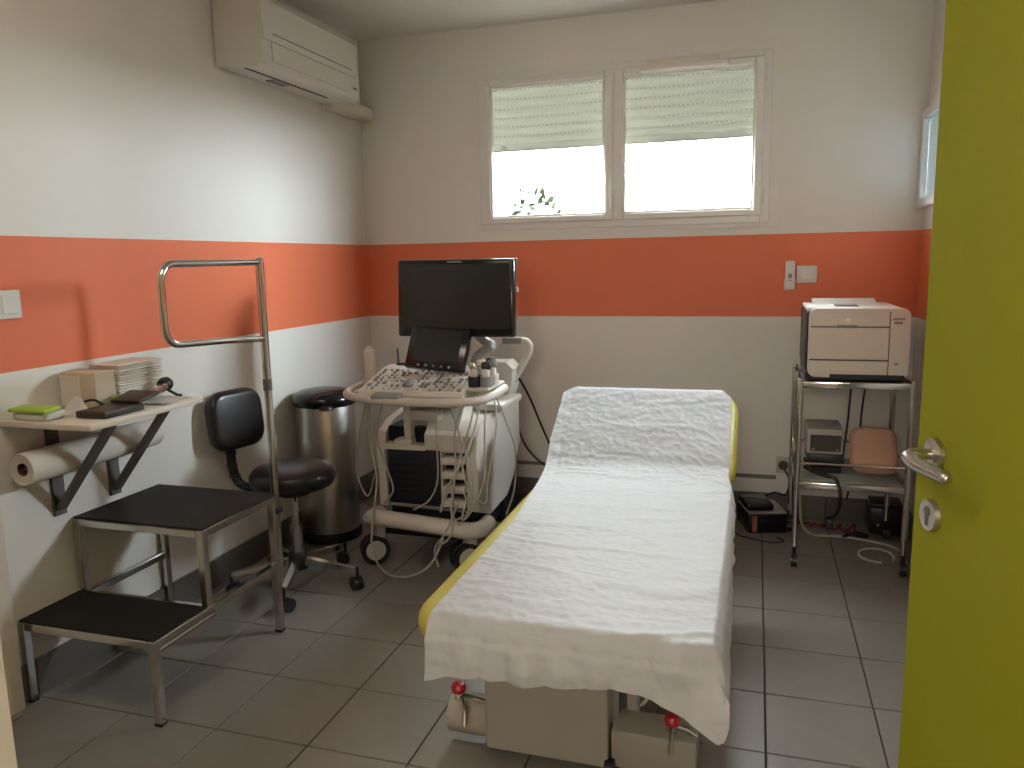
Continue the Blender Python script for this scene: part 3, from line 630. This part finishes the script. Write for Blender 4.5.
for r in range(8):
    y = -1.22 + r*0.026
    for k in range(17):
        x = 0.603 + k*0.025 + random.uniform(-.004, .004)
        if random.random() < 0.22: continue
        (mb if random.random() < 0.6 else mk).cyl((x, y, on_console(y)-0.003), (x, y-0.002, on_console(y)+random.uniform(.004, .008)), random.uniform(0.005, 0.0105), n=8)
stuff(obj('dark_keys', mb, GREYP, con)); stuff(obj('light_keys', mk, USW2, con))
obj('trackball', MB().lathe([(0.003, -0.016), (0.018, -0.008), (0.02, 0.002), (0.014, 0.013), (0.004, 0.017)], (0.775, -1.19, on_console(-1.19)+0.006), 16), GREYP, con)
# touch panel
TM = Matrix.Translation((0.835, -1.065, 0.868)) @ Matrix.Rotation(math.radians(-24), 4, 'X') @ Matrix.Rotation(math.radians(4), 4, 'Y')
tp = obj('touch_panel', B(-0.135, 0.135, -0.012, 0.022, 0.0, 0.186, 0.008, 2, M=TM), GLOSSB, us)
obj('touch_screen', B(-0.103, 0.103, -0.0135, -0.011, 0.032, 0.174, M=TM), SCREEN, tp)
for k in range(5): obj('panel_key', MB().cyl(TM @ Vector((-0.07+0.035*k, -0.016, 0.015)), TM @ Vector((-0.07+0.035*k, -0.011, 0.015)), 0.006, n=10), GREYP, tp)
# monitor on its arm
MM = Matrix.Translation((0.896, -0.95, 1.161)) @ Matrix.Rotation(math.radians(-4), 4, 'X')
mo = obj('monitor', B(-0.264, 0.264, -0.010, 0.035, -0.163, 0.163, 0.012, 3, M=MM), GLOSSB, us)
obj('screen', B(-0.243, 0.243, -0.0115, -0.009, -0.128, 0.143, M=MM), SCREEN, mo)
obj('silver_rim', B(-0.262, 0.266, 0.012, 0.030, 0.158, 0.167, 0.003, 1, M=MM).box(0.262, 0.268, 0.012, 0.030, -0.10, 0.165, 0.003, 1, M=MM), STEEL, mo)
obj('maker_mark', B(-0.032, 0.032, -0.0118, -0.010, 0.150, 0.156, M=MM), LOGO, mo)
obj('side_knob', MB().cyl(MM @ Vector((0.262, 0.01, 0.035)), MM @ Vector((0.274, 0.01, 0.035)), 0.012, n=10), GREYP, mo)
obj('monitor_arm', MB().tube([(0.90, -0.90, 1.10), (0.93, -0.84, 1.02), (1.0, -0.86, 0.965), (1.04, -0.92, 0.955), (0.96, -0.88, 0.90), (0.93, -0.86, 0.80)], 0.022, 10, 5), GREYP, us, angle=60)
# rear hump, rear push handle
hp = obj('rear_cover', MB().prism([(0.80, 0.655), (0.80, 0.80), (0.84, 0.848), (1.02, 0.852), (1.055, 0.82), (1.045, 0.74), (1.02, 0.655)], -0.66, -0.53, 'y'), USW, us, angle=40)
obj('storage_tray', B(0.95, 1.08, -0.90, -0.60, 0.668, 0.70, 0.01, 2), USW, us)
rh = obj('rear_handle', MB().tube([(0.985, -0.60, 0.685), (1.03, -0.58, 0.75), (1.075, -0.57, 0.83), (1.112, -0.57, 0.90), (1.10, -0.57, 0.938), (1.06, -0.575, 0.946)], 0.017, 10, 6), USW, us, angle=60)
obj('rear_grip', MB().cyl((1.075, -0.573, 0.945), (0.985, -0.58, 0.945), 0.018, n=14), GREYP, rh)
# probe holders on the right of the console
hl = obj('probe_holder', B(1.03, 1.12, -1.20, -0.98, 0.805, 0.820, 0.005, 1), USW2, us)
PH = [(1.050, -1.165), (1.098, -1.155), (1.055, -1.10), (1.102, -1.09), (1.075, -1.03)]
for x, y in PH:
    mb = MB(); nn = 16
    R_ = lambda r, z: [(x+r*math.cos(2*PI*k/nn), y+r*math.sin(2*PI*k/nn), z) for k in range(nn)]
    mb.loft([R_(0.0185, 0.820), R_(0.024, 0.820), R_(0.026, 0.862), R_(0.0205, 0.862), R_(0.0185, 0.820)], False, False)
    obj('holder_cup', mb, random.choice((GREYP, USW2, BLACKP)), hl)
# left: gel bottle and pen
t = thing('gel_bottle', 'pale slim gel bottle at the left end of the ultrasound console', 'bottle', (0.545, -1.08, 0.80))
obj('bottle_body', B(0.522, 0.572, -1.095, -1.065, 0.8245, 0.955, 0.012, 3), USW, t); obj('bottle_cap', MB().cyl((0.545, -1.08, 0.955), (0.545, -1.08, 0.966), 0.012, n=14), WHITE, t)
obj('bottle_holder', B(0.515, 0.58, -1.103, -1.057, 0.80, 0.824, 0.004, 1), USW2, us)
tag(obj('console_pen', MB().cyl((0.628, -0.965, 0.871), (0.622, -0.960, 0.945), 0.0055, 0.0045, 8).box(0.618, 0.662, -0.972, -0.955, 0.872, 0.882, 0.003, 1), BLACKP, loc=(0.63, -0.96, 0.872)), 'small black holder with upright pen on the console back', 'pen')
# probes with their cables
def probe(i, x, y, headmat, label, pts):
    t_ = thing('ultrasound_probe', label, 'probe', (x, y, 0.8225), 'ultrasound probes')
    obj('probe_grip', MB().lathe([(0.008, 0.8225), (0.011, 0.83), (0.0145, 0.85), (0.016, 0.885), (0.012, 0.893)], (x, y, 0), 14), USW, t_, angle=60)
    obj('probe_head', MB().lathe([(0.014, 0.886), (0.022, 0.898), (0.021, 0.914), (0.010, 0.921), (0.002, 0.922)], (x, y, 0), 16, sy=0.7), headmat, t_, angle=60)
    obj('probe_cable', MB().tube([(x, y, 0.806)]+pts, 0.0042, 6, 7), CABLE, us, angle=60)
probe(0, 1.050, -1.165, STEEL, 'probe with a chrome head in the front holder of the ultrasound machine', [(1.045, -1.19, 0.70), (0.985, -1.19, 0.52), (0.95, -1.20, 0.36), (0.955, -1.22, 0.22), (0.90, -1.22, 0.17), (0.935, -1.19, 0.25), (0.96, -1.15, 0.33)])
probe(1, 1.098, -1.155, BLACKP, 'probe with black head at the outer front of the holders', [(1.098, -1.19, 0.66), (1.09, -1.19, 0.45), (1.04, -1.20, 0.32), (0.99, -1.19, 0.27), (1.0, -1.165, 0.35), (0.975, -1.145, 0.375)])
probe(2, 1.055, -1.10, CREAM, 'tan headed probe standing tallest in the middle holder', [(1.055, -1.15, 0.70), (1.02, -1.20, 0.55), (0.93, -1.20, 0.40), (0.90, -1.20, 0.30), (0.93, -1.17, 0.40), (0.935, -1.145, 0.435)])
probe(3, 1.102, -1.09, GREYP, 'grey headed probe at the outer rear of the holders', [(1.125, -1.12, 0.66), (1.10, -1.13, 0.50), (1.08, -1.12, 0.42), (1.075, -1.15, 0.33), (1.01, -1.18, 0.42), (0.98, -1.145, 0.495)])
probe(4, 1.075, -1.03, BLACKP, 'black headed probe in the rearmost holder of the machine', [(1.13, -1.06, 0.70), (1.16, -1.0, 0.55), (1.15, -0.95, 0.42), (1.12, -0.90, 0.30), (1.08, -0.88, 0.20)])
for nm, pts in (('foot_cable', [(0.60, -1.20, 0.77), (0.585, -1.19, 0.60), (0.60, -1.17, 0.42), (0.595, -1.20, 0.28), (0.60, -1.24, 0.14), (0.66, -1.27, 0.05), (0.76, -1.27, 0.03), (0.86, -1.24, 0.08), (0.91, -1.21, 0.19), (0.86, -1.18, 0.13), (0.88, -1.20, 0.06)]),
                ('hanging_cable', [(0.66, -1.19, 0.76), (0.61, -1.17, 0.60), (0.63, -1.135, 0.46), (0.66, -1.14, 0.36), (0.62, -1.15, 0.30)]),
                ('hanging_cable', [(0.56, -1.12, 0.79), (0.50, -1.10, 0.62), (0.46, -1.08, 0.42), (0.50, -1.07, 0.30), (0.55, -1.08, 0.42), (0.575, -1.09, 0.52)]),
                ('hanging_cable', [(0.88, -1.15, 0.745), (0.868, -1.14, 0.60), (0.865, -1.135, 0.42), (0.83, -1.15, 0.33), (0.76, -1.16, 0.285)]),
                ('hanging_cable', [(0.94, -1.17, 0.745), (0.985, -1.16, 0.60), (1.02, -1.14, 0.44), (1.01, -1.16, 0.30), (0.95, -1.18, 0.26)]),
                ('hanging_cable', [(1.0, -1.19, 0.745), (0.965, -1.18, 0.62), (0.955, -1.16, 0.48), (0.945, -1.18, 0.30), (0.98, -1.2, 0.25)])):
    obj(nm, MB().tube(pts, 0.0048 if nm == 'foot_cable' else 0.004, 6, 7), CABLE, us, angle=60)
obj('power_cable', MB().tube([(1.04, -0.58, 0.80), (1.07, -0.45, 0.66), (1.10, -0.30, 0.46), (1.12, -0.16, 0.30), (1.12, -0.03, 0.20)], 0.006, 6, 6), CABLEB, us, angle=60)
obj('rear_cable', MB().tube([(1.02, -0.49, 0.52), (0.99, -0.25, 0.36), (1.01, -0.10, 0.25), (1.06, -0.03, 0.19)], 0.005, 6, 6), CABLEB, us, angle=60)

# ================================================================== EXAMINATION COUCH
bed = thing('exam_couch', 'yellow padded examination couch with raised backrest and ivory base', 'exam table', (1.70, -1.6, 0))
BX0, BX1, FY, BYB = 1.345, 2.062, -2.505, -1.215
ZM = 0.50
mb = MB(); slab(mb, BX0, BX1, FY, BYB, 0.418, ZM, 0.11, 0.038); obj('mattress', mb, YELLOW, bed, angle=60)
BA = math.radians(32.5); hingep = Vector((0, -1.20, 0.455))
RM = Matrix.Translation(hingep) @ Matrix.Rotation(BA, 4, 'X') @ Matrix.Translation(-hingep)
BL = 0.53
mb = MB(); slab(mb, BX0, BX1, -1.20, -1.20+BL, 0.418, ZM, 0.11, 0.038, M=RM); obj('backrest', mb, YELLOW, bed, angle=60)
obj('frame', B(1.40, 2.0, FY+0.08, BYB-0.02, 0.375, 0.417, 0.004, 1), BEDW, bed)
obj('backrest_frame', B(1.42, 1.98, -1.17, -1.20+BL-0.06, 0.385, 0.417, 0.004, 1, M=RM), BEDW, bed)
mb = MB()
for x in (1.52, 1.86): mb.cyl((x, -1.35, 0.36), RM @ Vector((x, -0.85, 0.39)), 0.012, n=10)
obj('backrest_strut', mb, STEEL, bed)
cov = obj('column_cover', B(1.457, 1.785, -2.265, -1.90, 0.028, 0.372, 0.004, 1), BEDW, bed)
obj('side_panel', B(1.785, 1.80, -2.18, -1.95, 0.10, 0.372), GREYP, bed)
obj('lift_post', B(1.815, 1.845, -2.14, -2.10, 0.10, 0.372, 0.003, 1), BEDW, bed)
obj('lift_arm', MB().cyl((1.62, -1.85, 0.10), (1.62, -1.3, 0.37), 0.035, n=14), BEDW, bed)
obj('base_beam', B(1.62, 1.78, -1.9, -1.0, 0.07, 0.125, 0.006, 1), BEDW, bed)
# foot beam: round tube end at left, boxed end at right
obj('foot_tube', MB().cyl((1.338, -2.195, 0.078), (1.50, -2.195, 0.078), 0.053, n=28), BEDW, bed, angle=60)
obj('foot_block', B(1.79, 2.004, -2.245, -2.135, 0.022, 0.124, 0.006, 2), BEDW, bed)
obj('head_beam', B(1.36, 2.0, -1.10, -1.0, 0.05, 0.12, 0.006, 1), BEDW, bed)
for x, y in ((1.46, -2.215), (1.79, -2.262), (1.42, -1.05), (1.95, -1.05)):
    w = obj('caster', MB().cyl((x-0.012, y, 0.0265), (x+0.012, y, 0.0265), 0.026, n=18), BLACKP, bed); obj('caster_hub', MB().cyl((x-0.015, y, 0.0265), (x+0.015, y, 0.0265), 0.012, n=12), STEEL, w)
for x, y, sx in ((1.378, -2.250, -1), (1.945, -2.250, 1)):
    lv = obj('brake_lever', MB().tube([(x, y-0.045, 0.115), (x, y-0.02, 0.15), (x, y+0.0, 0.172)] if sx > 0 else [(x+0.03, y-0.045, 0.10), (x+0.022, y-0.02, 0.14), (x, y, 0.165)], 0.006, 8, 4).tube([(x, y, 0.165), (x+0.03, y+0.03, 0.14), (x+(0.055 if sx > 0 else 0.11), y+0.04, 0.12)], 0.007, 8, 4).cyl((x, y, 0.15), (x, y, 0.178), 0.012, n=12), STEEL, bed)
    obj('red_knob', MB().lathe([(0.006, 0.168), (0.019, 0.172), (0.021, 0.184), (0.016, 0.194), (0.004, 0.197)], (x, y, 0), 16), RED, lv)
obj('base_cable', MB().tube([(1.865, -2.10, 0.36), (1.875, -2.13, 0.25), (1.87, -2.14, 0.17), (1.85, -2.12, 0.13)], 0.005, 6, 6), CABLEW, bed)

# paper sheet over the couch
def paper_path():
    """(y, z, ny, nz) of the sheet along its length, head end first; returns list with arc length"""
    off = 0.005; re = 0.038; pts = []
    ct, sn = math.cos(BA), math.sin(BA)
    def bk(l, h): p = RM @ Vector((0, -1.20+l, h)); return (p.y, p.z)
    for k in range(5): pts.append(bk(BL+off, ZM-re-0.03+0.0075*k))
    for k in range(1, 7):
        a = PI/2*k/6; pts.append(bk(BL-re+(re+off)*math.cos(a), ZM-re+(re+off)*math.sin(a)))
    for k in range(1, 12): pts.append(bk(BL-re-(BL-re-0.09)*k/11, ZM+off))
    # soft bend
    p0 = Vector(bk(0.09, ZM+off)); p2 = Vector((-1.335, ZM+off)); p1 = Vector((-1.225, ZM+off+0.002))
    for k in range(1, 9):
        t_ = k/8; p = (1-t_)**2*p0 + 2*t_*(1-t_)*p1 + t_*t_*p2; pts.append((p.x, p.y))
    for k in range(1, 24): pts.append((-1.335+(FY+re+1.335)*k/23, ZM+off))
    for k in range(1, 7):
        a = PI/2*k/6; pts.append((FY+re-(re+off)*math.sin(a), ZM-re+(re+off)*math.cos(a)))
    return [Vector((0, y, z)) for y, z in pts]
PP = paper_path()
L_ = [0]
for a, b in zip(PP, PP[1:]): L_.append(L_[-1]+(b-a).length)
def path_at(s):
    for i in range(len(L_)-1):
        if s <= L_[i+1]:
            t_ = (s-L_[i])/(L_[i+1]-L_[i]); p = PP[i].lerp(PP[i+1], t_); d = (PP[i+1]-PP[i]).normalized(); return p, d
    return PP[-1], (PP[-1]-PP[-2]).normalized()
LT = L_[-1]; NS, NT = 300, 150
def interp(tab, x):
    for (a, va), (b, vb) in zip(tab, tab[1:]):
        if x <= b: t_ = (x-a)/(b-a); return va+(vb-va)*t_
    return tab[-1][1]
def fbm(v, o=4):
    s_, a = 0, 1.0
    for _ in range(o): s_ += a*noise.noise(v); v = v*2.03; a *= 0.5
    return s_
HEM = [(0, 0.100), (0.12, 0.078), (0.25, 0.078), (0.45, 0.074), (0.60, 0.060), (0.68, 0.064), (0.78, 0.090), (0.90, 0.140), (0.925, 0.118), (0.96, 0.055), (1.0, 0.01)]
mb = MB(); loops = []
for i in range(NS+1):
    row = []
    for j in range(NT+1):
        t_ = j/NT; total = LT + interp(HEM, t_); st_ = 0.125*(max(0, abs(t_-0.5)-0.22)/0.28)**2; s_ = st_ + (total-st_)*i/NS
        p, d = path_at(min(s_, LT)); over_y = max(0, s_-LT)
        frac = min(s_, LT)/LT
        xl = 1.338 + 0.072*min(1, max(0, frac-0.22)/0.4); xr_ = interp([(0, 2.030), (0.30, 2.038), (0.42, 2.075), (0.75, 2.105), (0.92, 2.125), (1.0, 2.135)], frac)
        if frac < 0.22: xl = 1.338 + 0.03*max(0, 0.06-frac)/0.06
        x = xl + (xr_-xl)*t_
        nrm = Vector((0, -d.z, d.y)) if True else None
        if nrm.z < 0 and abs(d.y) > 0.5: nrm = -nrm
        if d.y < 0: nrm = Vector((0, d.z, -d.y))
        q_ = p.copy(); q_.x = x
        near = max(0, 1-(LT-s_)/0.10) if s_ < LT else max(0, 1-over_y/0.05)
        q_.y += 0.012*near*noise.noise(Vector((x*16, 0.3, 8))); q_.z += 0.008*near*max(0, noise.noise(Vector((x*22, 1.3, 3))))
        over_x = max(0, x-(BX1-0.012))
        # creases
        fl_ = 1.0 if frac > 0.36 else 0.55
        w1 = fbm(Vector((x*3.2, s_*11, 3.1)), 4); w2 = 1-abs(noise.noise(Vector((x*1.7+0.4*noise.noise(Vector((x*5, s_*4, 9))), s_*6.5, 7.7))))*2
        w3 = 1-abs(noise.noise(Vector((x*7+1.5*noise.noise(Vector((x*3, s_*3, 2))), s_*19+1.2*noise.noise(Vector((x*9, s_*9, 4))), 12.3))))*2.2
        w4 = 1-abs(noise.noise(Vector((x*24+s_*9, s_*30-x*11, 5.5))))*2.2
        bend = math.exp(-((frac-0.335)/0.05)**2)
        amp = 0.0030*abs(w1) + 0.009*fl_*max(0, w2-0.66) + (0.0022+0.004*bend)*max(0, w3-0.35)**1.5 + 0.0017*max(0, w4-0.2)
        amp += 0.0010*(1+noise.noise(Vector((x*55, s_*55, 1))))
        edge = interp([(0, 0.004), (0.06, 0.0), (1, 0)], t_)
        q_ = q_ + nrm*(amp + edge)
        if over_x > 0:
            f_x = min(1, over_x/0.05)
            q_.x = BX1-0.012 + over_x*0.28 + 0.012*math.sin(min(1, over_x/0.03)*PI/2) + 0.008*f_x*noise.noise(Vector((s_*14, 2, 2)))
            q_.z -= over_x*0.7
        if over_y > 0:
            ripple = 0.020*min(1, over_y/0.05)*(math.sin(x*41+2.6*noise.noise(Vector((x*7, s_*4, 4))))*0.45+0.9*noise.noise(Vector((x*15, s_*7, 5))))
            q_.z -= over_y*0.98*(1.0-0.85*min(1, over_x/0.06)); q_.y -= 0.006 + over_y*0.10 + abs(ripple) - ripple*0.3
            if t_ > 0.75: q_.y -= over_y*0.28*(t_-0.75)/0.25; q_.x += over_y*0.20*(t_-0.75)/0.25
        row.append(q_)
    loops.append(row)
mb.loft(loops, False, False, closed=False)
tag(obj('paper_sheet', mb, PAPER, loc=(1.70, -1.6, 0.5), angle=180), 'crinkled white paper sheet draped over the examination couch', 'paper sheet')

# ================================================================== RIGHT SIDE: PRINTER CART
ca = thing('printer_cart', 'chrome two-shelf trolley carrying the printer', 'cart', (2.51, -0.43, 0))
cx0, cx1, cy0, cy1 = 2.300, 2.722, -0.665, -0.215
for x in (cx0, cx1):
    for y in (cy0, cy1):
        l = obj('post', MB().cyl((x, y, 0.085), (x, y, 0.808), 0.0125, n=14).lathe([(0.0125, 0.808), (0.009, 0.813), (0.002, 0.815)], (x, y, 0), 14), STEEL, ca)
        obj('caster_stem', MB().cyl((x, y, 0.045), (x, y, 0.095), 0.009, n=8), BLACKP, l)
        obj('caster_wheel', MB().cyl((x-0.012, y-0.012, 0.0275), (x+0.012, y-0.012, 0.0275), 0.027, n=18), BLACKP, l)
        obj('caster_hub', MB().cyl((x-0.0145, y-0.012, 0.0275), (x+0.0145, y-0.012, 0.0275), 0.013, n=12), STEEL, l)
def cart_shelf(z, m_):
    s_ = obj('shelf', B(cx0+0.010, cx1-0.010, cy0+0.010, cy1-0.010, z-0.006, z, 0.001, 1), m_, ca)
    obj('shelf_rim', MB().box(cx0, cx1, cy0-0.008, cy0+0.008, z-0.022, z+0.006, 0.004, 2).box(cx0, cx1, cy1-0.008, cy1+0.008, z-0.022, z+0.006, 0.004, 2).box(cx0-0.008, cx0+0.008, cy0, cy1, z-0.022, z+0.006, 0.004, 2).box(cx1-0.008, cx1+0.008, cy0, cy1, z-0.022, z+0.006, 0.004, 2), STEEL, s_)
cart_shelf(0.795, GREYP); cart_shelf(0.366, GLASSG)
for p, q_ in (((cx0, cy0), (cx1, cy0)), ((cx0, cy1), (cx1, cy1)), ((cx0, cy0), (cx0, cy1)), ((cx1, cy0), (cx1, cy1))):
    obj('guard_rail', MB().cyl((*p, 0.452), (*q_, 0.452), 0.005, n=10), STEEL, ca)
# printer
pr = thing('laser_printer', 'beige and black laser printer on top of the chrome trolley', 'printer', (2.51, -0.47, 0.796))
px0, px1, py0, py1, pz0, pz1 = 2.315, 2.702, -0.655, -0.235, 0.8015, 1.098
obj('base', B(px0+0.004, px1-0.008, py0+0.010, py1, pz0, 0.842, 0.006, 1), BLACKP, pr)
obj('body', B(px0, px1-0.004, py0+0.012, py1, 0.838, pz1-0.012, 0.012, 2), BLACKP, pr)
pf = obj('front_cover', MB().prism([(a, b) for a, b in rrect(px0+0.010, px1, 0.818, pz1, 0.032, 5)], py0-0.006, py0+0.055, 'y'), PRW, pr, angle=40)
obj('upper_door', B(px0+0.016, px0+0.308, py0-0.0085, py0-0.004, 1.026, 1.083, 0.003, 1), PRW, pf)
obj('tray_door', B(px0+0.016, px0+0.311, py0-0.0085, py0-0.004, 0.891, 1.022, 0.003, 1), PRW, pf)
obj('paper_drawer', B(px0+0.016, px0+0.311, py0-0.0085, py0-0.004, 0.840, 0.887, 0.003, 1), PRW, pf)
obj('seam_line', B(px0+0.016, px0+0.313, py0-0.0068, py0-0.003, 0.886, 0.8925).box(px0+0.016, px0+0.311, py0-0.0068, py0-0.003, 1.0215, 1.0265).box(px0+0.310, px0+0.3135, py0-0.0068, py0-0.003, 0.83, 1.085), SEAM, pf)
obj('door_pull', B(px0+0.115, px0+0.195, py0-0.0095, py0-0.004, 1.018, 1.034, 0.003, 1), GREYP, pf)
obj('drawer_recess', B(px0+0.095, px1-0.012, py0-0.0075, py0-0.003, 0.812, 0.832, 0.002, 1), BLACKP, pf)
lg = obj('logo_disc', MB().cyl((px0+0.157, py0-0.0098, 1.053), (px0+0.157, py0-0.008, 1.053), 0.0085, n=20), WHITE, pf)
obj('display', B(px1-0.066, px1-0.022, py0-0.0085, py0-0.003, 1.052, 1.060, 0.001, 1), GREYP, pf); obj('button', B(px1-0.06, px1-0.03, py0-0.0085, py0-0.003, 1.036, 1.046, 0.002, 1), GREYP, pf)
obj('badge', B(px1-0.052, px1-0.038, py0-0.0075, py0-0.003, 0.872, 0.882, 0.001, 1), LOGO, pf)
tc_ = obj('top_cover', B(px0+0.004, px1-0.03, py0+0.05, py1+0.005, pz1-0.014, pz1+0.002, 0.006, 2), PRT, pr)
obj('output_tray', MB().prism([(py0+0.06, pz1+0.001), (py0+0.30, pz1+0.001), (py0+0.38, pz1+0.022), (py0+0.39, pz1+0.022), (py0+0.39, pz1+0.0), (py0+0.06, pz1+0.0)], px0+0.04, px0+0.30, 'x'), PRT, tc_)
obj('paper_stop', B(px0+0.115, px0+0.205, py0+0.10, py0+0.20, pz1+0.001, pz1+0.008, 0.003, 1), GREYP, tc_)
# lower shelf things
t = thing('grey_device', 'small grey electronic box on the lower trolley shelf', 'device', (2.41, -0.45, 0.367))
obj('casing', B(2.345, 2.492, -0.50, -0.28, 0.455, 0.567, 0.006, 2), CREG, t); obj('front_plate', B(2.358, 2.485, -0.504, -0.498, 0.468, 0.540, 0.003, 1), SEAM, t)
obj('screw_row', MB().cyl((2.372, -0.506, 0.477), (2.372, -0.50, 0.477), 0.006, n=10).cyl((2.47, -0.506, 0.477), (2.47, -0.50, 0.477), 0.006, n=10), STEEL, t)
t2 = thing('black_power_strip', 'black adapter box under the grey electronic box', 'adapter', (2.42, -0.42, 0.367))
obj('adapter_body', B(2.35, 2.50, -0.50, -0.29, 0.4, 0.4545, 0.006, 2), BLACKP, t2); obj('adapter_foot', B(2.36, 2.49, -0.49, -0.30, 0.3665, 0.40, 0.006, 1), BLACKP, t2)
t = thing('pink_cushion', 'salmon pink rounded cushion on the lower trolley shelf', 'cushion', (2.61, -0.48, 0.367))
mb = MB(); slab(mb, -0.093, 0.093, -0.105, 0.105, -0.034, 0.034, 0.05, 0.033, M=Matrix.Translation((2.615, -0.490, 0.482)) @ Matrix.Rotation(math.radians(52), 4, 'X'))
obj('pad', mb, PINK, t, angle=60)
mb = MB(); obj('seam', mb.tube([Matrix.Translation((2.615, -0.490, 0.482)) @ Matrix.Rotation(math.radians(52), 4, 'X') @ Vector((a, b, 0)) for a, b in rrect(-0.0935, 0.0935, -0.1055, 0.1055, 0.05, 6)], 0.003, 6), PINK, t)
for i, (pts, m_, lb) in enumerate((
    ([(2.55, -0.225, 0.85), (2.553, -0.175, 0.78), (2.55, -0.165, 0.70), (2.545, -0.165, 0.58), (2.54, -0.165, 0.50), (2.52, -0.165, 0.30), (2.50, -0.16, 0.2)], CABLEM, 'dark brown cable hanging straight behind the trolley nearer the printer centre'),
    ([(2.61, -0.225, 0.85), (2.612, -0.175, 0.78), (2.61, -0.165, 0.70), (2.60, -0.165, 0.58), (2.595, -0.165, 0.46), (2.57, -0.165, 0.3), (2.56, -0.165, 0.2), (2.555, -0.16, 0.16)], CABLEB, 'black cable hanging behind the trolley at the right of the brown one'))):
    tag(obj('printer_cable', MB().tube(pts, 0.0045, 6, 6), m_, loc=pts[-1], angle=60), lb, 'cable')
tag(obj('black_lead_bundle', MB().tube([(2.335, -0.56, 0.41), (2.37, -0.60, 0.40), (2.42, -0.63, 0.392), (2.45, -0.67, 0.395), (2.465, -0.70, 0.36), (2.47, -0.70, 0.31), (2.465, -0.67, 0.25), (2.44, -0.62, 0.20)], 0.0075, 6, 6).tube([(2.335, -0.52, 0.44), (2.36, -0.56, 0.396), (2.41, -0.58, 0.388), (2.44, -0.60, 0.386)], 0.006, 6, 6), CABLEB, loc=(2.4, -0.62, 0.37), angle=60), 'thick black cable drooping off the lower trolley shelf', 'cable')
tag(obj('lead_plug', B(2.425, 2.455, -0.635, -0.60, 0.165, 0.205, 0.005, 2).cyl((2.44, -0.62, 0.205), (2.44, -0.62, 0.215), 0.009, n=8), BLACKP, loc=(2.44, -0.62, 0.165)), 'black plug hanging at the end of the drooping cable', 'plug')
tag(obj('green_folder', B(2.33, 2.56, -0.645, -0.515, 0.367, 0.376, 0.003, 1), mat('pale_green_card', (0.34, 0.38, 0.31), 0.5), loc=(2.44, -0.58, 0.367)), 'pale green flat tray lying at the front of the lower trolley shelf', 'tray')
# floor cables
tag(obj('white_floor_cable', MB().tube([(2.318, -0.60, 0.335), (2.325, -0.52, 0.22), (2.345, -0.42, 0.10), (2.39, -0.33, 0.03), (2.45, -0.27, 0.006), (2.55, -0.265, 0.006), (2.66, -0.30, 0.006), (2.73, -0.34, 0.006), (2.77, -0.42, 0.006)], 0.0055, 8, 7), CABLEW, loc=(2.6, -0.28, 0), angle=60), 'cream cable sweeping from the trolley across the floor', 'cable')
lp = [(2.65+0.062*math.cos(a)*1.15, -0.475+0.085*math.sin(a), 0.006) for a in [2*PI*k/22 for k in range(-2, 18)]]
tag(obj('cable_loop', MB().tube(lp, 0.0055, 8), CABLEW, loc=(2.65, -0.47, 0), angle=60), 'cream cable loop on the floor behind the trolley wheel', 'cable')
pts = [(2.30+0.02*k+0.02*math.sin(k*1.9), -0.13+0.055*math.sin(k*2.3)-0.002*k, 0.006+0.010*(k % 3)) for k in range(17)]
tag(obj('red_cable_heap', MB().tube(pts, 0.005, 6, 5), CABLER, loc=(2.45, -0.13, 0), angle=60), 'tangled dark red cable against the back skirting', 'cable')
pts = [(2.56+0.05*math.sin(k*1.3)+0.006*k, -0.225-0.012*k % 0.05+0.02*math.cos(k*2.1), 0.007+0.009*(k % 3)) for k in range(11)]
tag(obj('black_cable_heap', MB().tube(pts, 0.0055, 6, 5), CABLEB, loc=(2.57, -0.265, 0), angle=60), 'tangled black cable on the floor beneath the trolley', 'cable')
t = thing('black_floor_box', 'low black box in the right corner under the trolley', 'box', (2.74, -0.13, 0))
obj('box_body', B(2.655, 2.81, -0.185, -0.03, 0.0, 0.135, 0.012, 2), BLACKP, t); obj('box_lid', B(2.662, 2.803, -0.178, -0.037, 0.135, 0.15, 0.008, 2), BLACKP, t)
obj('metal_tab', MB().cyl((2.69, -0.20, 0.055), (2.69, -0.184, 0.055), 0.008, n=10), STEEL, t)
tag(obj('thin_floor_wire', MB().tube([(2.045, -0.30, 0.004), (2.08, -0.36, 0.004), (2.16, -0.40, 0.004), (2.23, -0.41, 0.004), (2.27, -0.38, 0.004), (2.24, -0.34, 0.004)], 0.0032, 6, 6), CABLEB, loc=(2.15, -0.38, 0), angle=60), 'thin dark wire lying on the tiles before the black battery unit', 'wire')
# battery unit by the back wall
M = Matrix.Translation((-0.022, -0.010, 0)) @ rot((2.20, -0.17, 0), 'Z', 16)
t = thing('battery_unit', 'black battery backup unit on the floor beside the trolley', 'battery', (2.20, -0.17, 0))
obj('case', B(2.10, 2.285, -0.275, -0.065, 0.0, 0.095, 0.008, 2, M=M), GLOSSB, t)
obj('top_edge', B(2.102, 2.283, -0.273, -0.067, 0.095, 0.105, 0.004, 1, M=M), CREG, t)
obj('label_strip', B(2.118, 2.140, -0.2765, -0.274, 0.008, 0.088, M=M), ORNG, t)
obj('upper_case', B(2.098, 2.225, -0.262, -0.085, 0.105, 0.142, 0.012, 2, M=M), GLOSSB, t)
obj('unit_cable', MB().tube([(2.17, -0.10, 0.12), (2.23, -0.06, 0.14), (2.285, -0.05, 0.13), (2.30, -0.02, 0.20), (2.275, -0.015, 0.25)], 0.005, 6, 6), CABLEB, t, angle=60)
